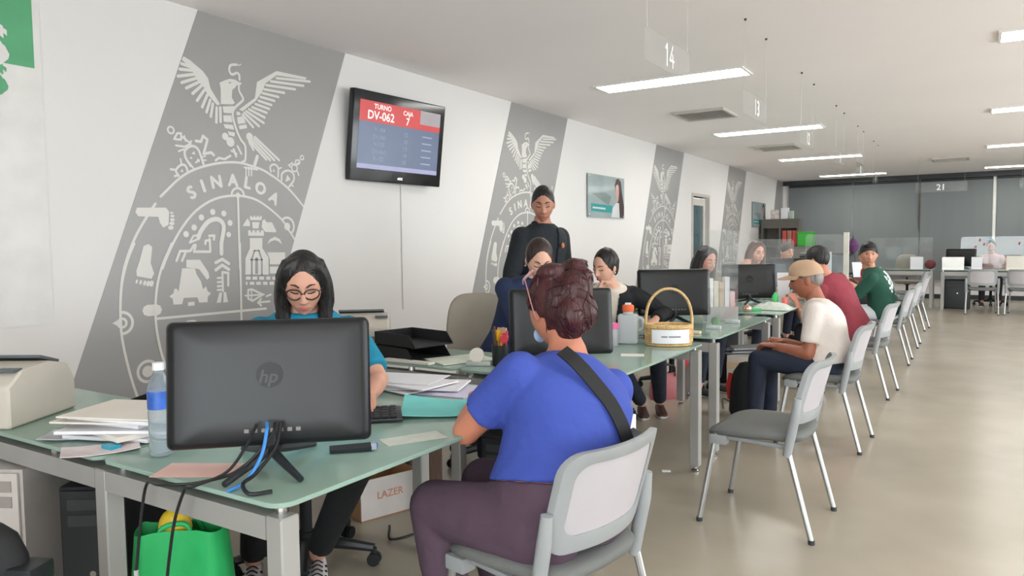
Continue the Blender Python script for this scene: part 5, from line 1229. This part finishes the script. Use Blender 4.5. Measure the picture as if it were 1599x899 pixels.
    # ---- hair
    if hair:
        style, hm = hair; hb = MB(); K = hk
        def E(c, r): hb.ell(W_(Vector(c)*K), tuple(v*K for v in r), 20, 14, HR)
        def C(pts, rad, flat=1.0, up=None): hb.tube([W_(Vector(p)*K) for p in pts], [r*K for r in rad], 14, 4, flat=flat, upv=HR@Vector(up) if up else None)
        clip = None
        if style == 'short': E((0, -.014, .026), (.083, .100, .106)); clip = lambda p: p.z-(-.012+.55*p.y)
        elif style == 'buzz': E((0, -.012, .022), (.079, .097, .107)); clip = lambda p: p.z-(.0+.6*p.y)
        elif style == 'quiff': E((0, -.012, .026), (.083, .099, .107)); E((0, .030, .092), (.064, .052, .030)); clip = lambda p: p.z-(-.005+.5*p.y)
        elif style in ('bob', 'long'):
            E((0, -.021, .024), (.085, .103, .113)); b_ = -.205 if style == 'bob' else -.30
            for s in (-1, 1):
                C([(s*.012, .022, .122), (s*.058, .030, .088), (s*.080, .020, .02), (s*.083, .018, -.06), (s*.078, .030, -.13), (s*.062, .045, b_)], [.012, .020, .024, .028, .030, .014])
                C([(s*.05, -.03, .09), (s*.075, -.03, .0), (s*.078, -.03, -.09), (s*.068, -.02, b_)], [.03, .036, .040, .02])
            C([(0, -.08, .06), (0, -.10, -.04), (0, -.10, -.14), (0, -.09, b_)], [.05, .065, .065, .04], .7)
            clip = None
        elif style in ('tied', 'pony'):
            E((0, -.021, .022), (.084, .102, .113)); clip = lambda p: p.z-(-.03+.55*p.y)
            if style == 'tied': E((0, -.115, .02), (.035, .03, .035))
            else: C([(0, -.10, .02), (.02, -.125, -.05), (.05, -.10, -.14), (.07, -.06, -.22)], [.032, .036, .036, .016])
        elif style == 'updo':
            E((0, -.02, .018), (.090, .112, .118)); E((.015, -.105, .045), (.055, .05, .06)); E((.03, -.10, -.02), (.05, .048, .055)); E((-.02, -.11, -.03), (.045, .04, .05)); E((.035, -.085, .10), (.045, .04, .045)); E((-.03, -.06, .105), (.05, .045, .03)); E((.045, -.12, .075), (.028, .024, .03)); E((.06, -.09, .12), (.022, .02, .022)); E((.0, -.08, -.075), (.055, .04, .035))
            clip = lambda p: p.z-(.005+.85*p.y if p.y < 0 else .005+.3*p.y)
        vs, fs = remesh(hb, .0075 if voxel < .014 else .010, 2)
        HI = HR.transposed()
        if clip:
            nv_ = []
            for p in vs:
                l = HI@(p-head)/K; c = clip(l)+.006*math.sin(l.x*190)*math.sin(l.y*120+1)
                if c < 0: l2 = V(l.x*.80, l.y*.80, l.z); nv_.append(head+HR@(l2*K))
                else: nv_.append(p)
            vs = nv_
        m2 = MB(); m2._add(vs, fs); hob = m2.build('hair', hm, root, o0, smooth=180, fix=False)
        if style in ('updo', 'bob', 'long', 'quiff', 'short', 'tied', 'pony') and voxel < .014:
            # loose locks lying on the hair and breaking its outline
            rs = random.Random(len(label)); lk = MB(); cen = head+HR@V(0, -.03, .02)*K; n_l = 90 if style == 'updo' else 50
            cand = [p for p in vs if (HI@(p-head)).y < .06*K]
            for _ in range(n_l):
                p = rs.choice(cand); q = p; path = []
                dirv = (V(rs.uniform(-1, 1), rs.uniform(-1, 1), rs.uniform(-1, 1)) if style == 'updo' else V(rs.uniform(-.2, .2), rs.uniform(-.2, .2), -1)).normalized()
                for s_ in range(5):
                    near = min(rs.sample(cand, min(500, len(cand))), key=lambda v: (v-q).length_squared); out = (near-cen).normalized()
                    path.append(near+out*(.0005+(.004 if style == 'updo' and s_ in (0, 4) else 0))); q = near+(dirv-out*dirv.dot(out))*.026
                lk.tube(path, [.0008, .0026, .003, .0022, .0006], 5, 3)
            lo = lk.build('hair_locks', hm, hob, o0, smooth=60); lo['kind'] = 'stuff'
    return dict(root=root, o=o0, head=head, HR=HR, W=W_, surf=surf, hd=hd, spine=spine, tf=tf, tr=tr, sd=sd, sh=sh, axes=axes, hk=hk)

hair_black = hair_mat('black', (26, 23, 23)); hair_brown = hair_mat('dark_brown', (46, 32, 28)); hair_red = hair_mat('auburn', (58, 23, 26)); hair_long = hair_mat('brown', (92, 60, 46))
# 1 woman in glasses at the near desk
P = person('woman in teal top with black shoulder-length hair and glasses at near desk', (-2.36, 2.12, .54), (-2.19, 1.97, 1.185), -45, 0, (-44, 22),
    hands={1: (-2.02, 1.62, .80), -1: (-1.80, 1.90, .80)}, knees={1: (-2.16, 1.72, .53), -1: (-1.93, 1.97, .52)}, feet={1: (-2.40, 1.86, .10), -1: (-2.22, 2.03, .10)},
    skin='p1', skin_rgb=(204, 152, 130), top=(cloth('teal', (22, 128, 158)), .42), pants=cloth('black_leggings', (24, 25, 27)), hair=('bob', hair_black), shoes=(206, 200, 200), hk=.98, ndz=.03, wm=1.06, voxel=.010, lips=(176, 100, 98), curl=(.5, .5))
g = MB(); fr_m = mat('glasses_frame', (44, 34, 32), .3)
for s in (-1, 1):
    c = P['surf'](s*.033, .004); pts = [P['W'](V(c.x+s*.0+.026*math.cos(a)*1.05, c.y+.016-abs(.012*math.cos(a)*(1 if math.cos(a)*s > 0 else 0)), c.z+.0205*math.sin(a)*(1 if math.sin(a) > 0 else 1.05))) for a in [2*PI*j/28 for j in range(28)]]
    g.tube(pts, .0028, 8, closed=True)
    g.tube([P['W'](V(s*.060, c.y+.006, .014)), P['W'](V(s*.076, .05, .014)), P['W'](V(s*.079, -.01, .012))], .002, 6)
n0 = P['surf'](0, .008); g.tube([P['W'](V(-.008, n0.y+.006, .010)), P['W'](V(0, n0.y+.008, .013)), P['W'](V(.008, n0.y+.006, .010))], .002, 6)
g.build('glasses', fr_m, P['root'], P['o'])
# 2 woman in the blue shirt, seen from behind
P = person('woman in blue shirt and purple trousers seen from behind on nearest chair', (-1.02, 1.87, .53), (-1.13, 2.05, 1.125), 178, -24, (152, 14),
    hands={-1: (-1.44, 2.05, .80), 1: (-1.32, 2.30, .79)}, poles={-1: V(-.12, -.8, -.7), 1: V(.9, .3, -.6)}, knees={-1: (-1.40, 1.76, .53), 1: (-1.40, 2.03, .53)}, feet={-1: (-1.31, 1.75, .09), 1: (-1.36, 2.06, .09)},
    skin='p2', skin_rgb=(188, 122, 96), top=(cloth('blue', (57, 76, 160)), .33), pants=cloth('purple', (78, 60, 74)), hair=('updo', hair_red), wm=1.20, dm=1.28, am=1.12, lm=1.22, hk=1.02, belly=.05, voxel=.010, hem=.16)
# shoulder strap lying over her back, and the bag at her right hip
def on_back(t, u, out=.0):
    lat, dep = P['axes'](t); bk_ = dep if dep.dot(P['tf']) < 0 else -dep
    w = .165*1.18; d = .125*1.27*(1 if t < .7 else 1-(t-.7)*.75)
    return P['spine'](t)+lat*u*w+bk_*(d*max(.0, 1-abs(u)**2.4)**.5+.016+out)
m = MB(); pts = [on_back(.97, -.52, -.012), on_back(.90, -.42, .004), on_back(.80, -.22), on_back(.66, .05), on_back(.5, .34), on_back(.36, .60), on_back(.26, .80, .004), on_back(.2, .95, .02)]
pc_ = catmull(pts, 5); rings = []
for i, p in enumerate(pc_):
    t_ = (pc_[min(i+1, len(pc_)-1)]-pc_[max(i-1, 0)]).normalized(); n_ = -P['tf']; n_ = (n_-t_*n_.dot(t_)).normalized(); b_ = t_.cross(n_)
    rings.append([p+b_*.021+n_*.003, p-b_*.021+n_*.003, p-b_*.021-n_*.003, p+b_*.021-n_*.003])
m.loft(rings).build('bag_strap', matte_black, P['root'], P['o'], smooth=30)
hb = P['W']
m = MB(); m.tube([hb(V(-.084, .02, .105)), hb(V(-.098, -.012, .06)), hb(V(-.095, -.022, .0)), hb(V(-.085, -.02, -.03))], .0018, 6, 4).build('mask_strap', mat('mask_pinkish', (186, 128, 128), .6), P['root'], P['o'])
m = MB(); m.tube([hb(V(-.05, .09, .105)), hb(V(-.085, .02, .108)), hb(V(-.075, -.02, .125))], .0045, 6, 4).build('hair_clip', mat('clip_rose', (196, 150, 156), .3), P['root'], P['o'])
m = MB(); m.ell(hb(V(-.016, .088, -.068)), (.022, .010, .024), 12, 8, P['HR']).build('face_mask', mat('mask_blue', (150, 176, 205), .7), P['root'], P['o'])
t = thing('shoulder_bag', 'black shoulder bag resting at the right hip of the woman in blue', 'bag', (-.925, 2.12, .478), math.radians(85)); t.scale = (.8, .8, 1.15)
MB().loft([[V(.11*k*math.copysign(abs(math.cos(a))**.6, math.cos(a)), .055*k*math.copysign(abs(math.sin(a))**.6, math.sin(a)), z) for a in [2*PI*j/20 for j in range(20)]] for z, k in ((0, .9), (.02, 1.0), (.16, 1.0), (.22, .85), (.235, .5))]).build('bag_body', matte_black, t, smooth=50)
MB().box((.05, .0, .245), (.05, .03, .05)).build('white_packet', paper, t, None, .004)
# 3 woman in navy behind the second monitor
P = person('woman in navy top looking down behind the second monitor', (-2.46, 3.78, .54), (-2.20, 3.80, 1.235), -50, 0, (-48, 30),
    hands={1: (-2.05, 3.45, .80), -1: (-1.85, 3.66, .80)}, skin='p3', skin_rgb=(212, 164, 142), top=(cloth('navy', (34, 48, 80)), .80), pants=cloth('dark_jeans', (36, 42, 56)), hair=('tied', hair_brown))
m = MB()
for s in (-1, 1): m.ell(P['W'](V(s*.080, -.005, -.038)), (.005,)*3, 8, 6)
m.build('earrings', mat('pearl', (225, 215, 205), .2), P['root'], P['o'])
# 4 standing man
P = person('man standing in black jacket and black shirt looking down', (-2.53, 4.41, .93), (-2.49, 4.36, 1.600), -22, 0, (-60, 20),
    hands={1: (-2.56, 4.20, .88), -1: (-2.42, 4.60, .88)}, poles={1: V(-.6, -.5, -.2), -1: V(-.3, .6, -.2)}, skin='p4', skin_rgb=(176, 124, 102), top=(cloth('black_polo', (28, 34, 40)), .45), pants=cloth('black_trousers', (30, 31, 34)), jacket=(cloth('black_jacket', (30, 35, 40)), .055),
    hair=('buzz', hair_black), standing=True, wm=1.02, collar=cloth('black_jacket', (30, 35, 40)))
m = MB(); c = P['spine'](.72)+P['tf']*.15-P['tr']*.075; m.ell(c, (.012, .012, .02), 10, 8); m.build('chest_badge', mat('badge_orange', (196, 120, 84), .5), P['root'], P['o'])
# 5 woman in black blazer
P = person('woman in black blazer and cream top leaning on her hand at third desk', (-2.30, 5.02, .54), (-2.21, 4.74, 1.165), -62, 0, (-105, 18),
    hands={1: (-2.20, 4.60, .99), -1: (-1.88, 4.86, .80)}, poles={1: V(-.3, -.2, -1), -1: V(.7, .2, -.5)}, skin='p5', skin_rgb=(220, 170, 148), top=(cloth('cream', (222, 210, 196)), .3), jacket=(cloth('black_blazer', (26, 27, 31)), .05), pants=cloth('dark_jeans', (36, 42, 56)),
    hair=('pony', hair_black), lips=(186, 92, 96), roll=-6, curl=(.7, .9), knees={1: (-2.13, 4.72, .53), -1: (-1.92, 5.0, .53)}, feet={1: (-2.16, 5.30, .09), -1: (-2.06, 5.42, .09)}, shoes=(70, 46, 42))
m = MB()
for s in (-1, 1): m.ell(P['W'](V(s*.081, -.005, -.036)), (.006,)*3, 8, 6)
m.build('earrings', mat('pearl', (225, 215, 205)), P['root'], P['o'])
# 6 dark-haired woman behind the clear screen
person('dark-haired woman in dark top seated behind the clear screen with leaflets', (-2.32, 6.42, .54), (-1.98, 6.30, 1.165), -12, 0, (-30, 14), hands={1: (-1.95, 6.2, .80), -1: (-1.88, 6.55, .80)},
    skin='p6', skin_rgb=(206, 150, 130), top=(cloth('charcoal', (50, 46, 50)), .8), pants=cloth('dark_jeans', (36, 42, 56)), hair=('long', hair_black), voxel=.015)
# 7 woman with long brown hair
person('woman with long wavy brown hair behind the fourth monitor', (-2.30, 8.32, .54), (-2.02, 8.20, 1.20), -15, 0, (-42, 8), hands={1: (-2.06, 7.95, 1.04), -1: (-1.85, 8.5, .80)}, poles={1: V(0, -.3, -1), -1: V(.2, .5, -.6)},
    skin='p7', skin_rgb=(210, 156, 134), top=(cloth('grey_olive', (82, 80, 78)), .8), pants=cloth('dark_jeans', (36, 42, 56)), hair=('long', hair_long), voxel=.015, eyes='open')
# 8 clerk further back
person('dark-haired clerk in pale grey top left of the maroon shirt', (-2.40, 10.22, .54), (-2.10, 10.10, 1.185), -10, 0, (-38, 10), hands={1: (-1.95, 9.95, .80), -1: (-1.85, 10.4, .80)},
    skin='p8', skin_rgb=(206, 152, 130), top=(cloth('pale_grey', (140, 150, 152)), .45), pants=cloth('dark_jeans', (36, 42, 56)), hair=('short', hair_brown), voxel=.015)
# 9 elderly man in the cap
P = person('elderly man in cream shirt and tan cap seated in profile', (-.80, 5.22, .53), (-.965, 5.27, 1.07), 180, 0, (186, 10), hands={-1: (-1.14, 5.12, .63), 1: (-1.13, 5.38, .63)}, poles={-1: V(.5, -.3, -.8), 1: V(.5, .3, -.8)},
    knees={-1: (-1.24, 5.10, .53), 1: (-1.23, 5.36, .53)}, feet={-1: (-1.26, 5.10, .09), 1: (-1.22, 5.38, .09)},
    skin='p9', skin_rgb=(156, 98, 76), top=(cloth('cream_shirt', (214, 205, 198)), .38), pants=cloth('navy_jeans', (30, 38, 54)), hair=('buzz', hair_mat('grey', (120, 112, 106))), collar=cloth('cream_shirt', (214, 205, 198)), wm=1.05, hk=1.05, belly=.03, brow=(110, 100, 95), hem=-.08, shoes=(30, 30, 32))
tan = mat('cap_tan', (186, 156, 128), .85, var=.05, bump=.1, bscale=80)
Wp, HRp = (lambda v: P['W'](v*1.05)), P['HR']; rings = []
for i in range(12):
    th = math.radians(-2+88*i/11); rings.append([Wp(V(.087*math.cos(th)*math.cos(2*PI*j/32), -.004+.106*math.cos(th)*math.sin(2*PI*j/32), .030+.100*math.sin(th)+.02*math.cos(th)*(math.sin(2*PI*j/32) > 0)*math.sin(2*PI*j/32))) for j in range(32)])
capm = MB().loft(rings); cp = capm.build('cap', tan, P['root'], P['o'], smooth=60)
top_, bot_ = [], []
for i in range(7):
    r_ = []
    for j in range(15):
        a = math.radians(20+140*j/14); q = i/6; x = .084*math.cos(a)*(1-.12*q); y = -.004+.102*math.sin(a)+q*.075*math.sin(a)**1.2; r_.append(Wp(V(x, y, .048-.012*q-.010*abs(math.cos(a))*(1+q))))
    top_.append(r_)
MB().sheet(top_, .004).build('cap_brim', tan, cp, P['o'], smooth=60)
# 10 man in maroon
P = person('man in maroon shirt leaning forward, seen from behind over the cap', (-.90, 7.05, .53), (-1.20, 7.02, 1.155), 172, -18, (160, 18), hands={-1: (-1.36, 6.92, .80), 1: (-1.30, 7.35, .80)}, poles={-1: V(.4, -.5, -.6), 1: V(.4, .5, -.6)},
    skin='p10', skin_rgb=(186, 126, 106), top=(cloth('maroon', (132, 50, 62)), .42), pants=cloth('dark_trousers', (36, 36, 42)), hair=('short', hair_black), collar=cloth('maroon', (132, 50, 62)), wm=1.10, dm=1.08, am=1.08, belly=.03, hk=1.06, hem=-.08, voxel=.013)
# 11 man in green, face to the camera, white print on his back
gm = cloth('green_print', (30, 76, 62)); nt = gm.node_tree
P = person('man in dark green shirt with white back print, face turned to the camera', (-.82, 9.02, .53), (-.99, 8.92, 1.175), 178, 0, (-78, 6), hands={-1: (-1.32, 8.95, .74), 1: (-1.30, 9.25, .78)}, poles={-1: V(.5, -.5, -.6), 1: V(.4, .5, -.6)},
    skin='p11', skin_rgb=(192, 138, 112), top=(gm, .44), pants=cloth('pale_trousers', (196, 198, 204)), hair=('quiff', hair_black), collar=cloth('green_print', (30, 76, 62)), wm=1.12, dm=1.08, am=1.1, belly=.03, hk=1.10, eyes='open', hem=-.08, voxel=.013, shoes=(50, 50, 52))
m = MB(); rr_ = random.Random(9)
wmat = mat('shirt_print_white', (214, 218, 214), .7)
shirt = [c for c in P['root'].children if c.name.startswith('shirt')][0]
N_ = nt.nodes; L_ = nt.links; bsdf = N_['Principled BSDF']; tc = N_.new('ShaderNodeTexCoord'); sx = N_.new('ShaderNodeSeparateXYZ'); L_.new(tc.outputs['Object'], sx.inputs[0])
def mth(op, a, b=None, c=None):
    n = N_.new('ShaderNodeMath'); n.operation = op
    for i, v in enumerate((a, b, c)):
        if v is None: continue
        if isinstance(v, (int, float)): n.inputs[i].default_value = v
        else: L_.new(v, n.inputs[i])
    return n.outputs[0]
# printed band across the shoulder blades: object space, shirt back faces +x
band = mth('MULTIPLY', mth('GREATER_THAN', sx.outputs[2], .74), mth('LESS_THAN', sx.outputs[2], 1.00))
side = mth('GREATER_THAN', sx.outputs[0], -.03); wid = mth('LESS_THAN', mth('ABSOLUTE', sx.outputs[1]), .16)
vz = N_.new('ShaderNodeTexVoronoi'); vz.inputs['Scale'].default_value = 17; L_.new(tc.outputs['Object'], vz.inputs['Vector'])
blob = mth('LESS_THAN', vz.outputs['Distance'], .50)
msk = mth('MULTIPLY', mth('MULTIPLY', band, side), mth('MULTIPLY', wid, blob))
mx = N_.new('ShaderNodeMix'); mx.data_type = 'RGBA'; src = bsdf.inputs['Base Color'].links[0].from_socket
L_.new(msk, mx.inputs[0]); L_.new(src, mx.inputs[6]); mx.inputs[7].default_value = lin((214, 218, 214))+(1,); L_.new(mx.outputs[2], bsdf.inputs['Base Color'])
# 12 person in red further along, mostly hidden
person('person in red top leaning forward, mostly hidden by the man in green', (-1.0, 10.42, .53), (-1.20, 10.42, 1.12), 178, 0, (-95, 10), hands={-1: (-1.38, 10.25, .80), 1: (-1.36, 10.6, .80)}, skin='p12', skin_rgb=(206, 150, 128), top=(cloth('red', (150, 48, 52)), .42), pants=cloth('dark_trousers', (36, 36, 42)), hair=('short', hair_black), voxel=.016)
# 13 woman in pink at the far desk
P = person('woman in pink top with a blue hair bow at the far desk', (.27, 17.55, .54), (.255, 17.40, 1.17), -92, 0, (-94, 12), hands={1: (.02, 17.05, .79), -1: (.5, 17.05, .79)}, skin='p13', skin_rgb=(190, 140, 120), top=(cloth('pink', (196, 158, 156)), .8), pants=mat('skirt_dark', (40, 40, 44), .8), hair=('tied', hair_black), voxel=.016)
m = MB()
for s in (-1, 1): m.ell(P['W'](V(s*.03+.02, 0, .14)), (.032, .012, .022), 12, 8, P['HR'])
m.build('hair_bow', mat('bow_blue', (60, 160, 190), .6), P['root'], P['o'])
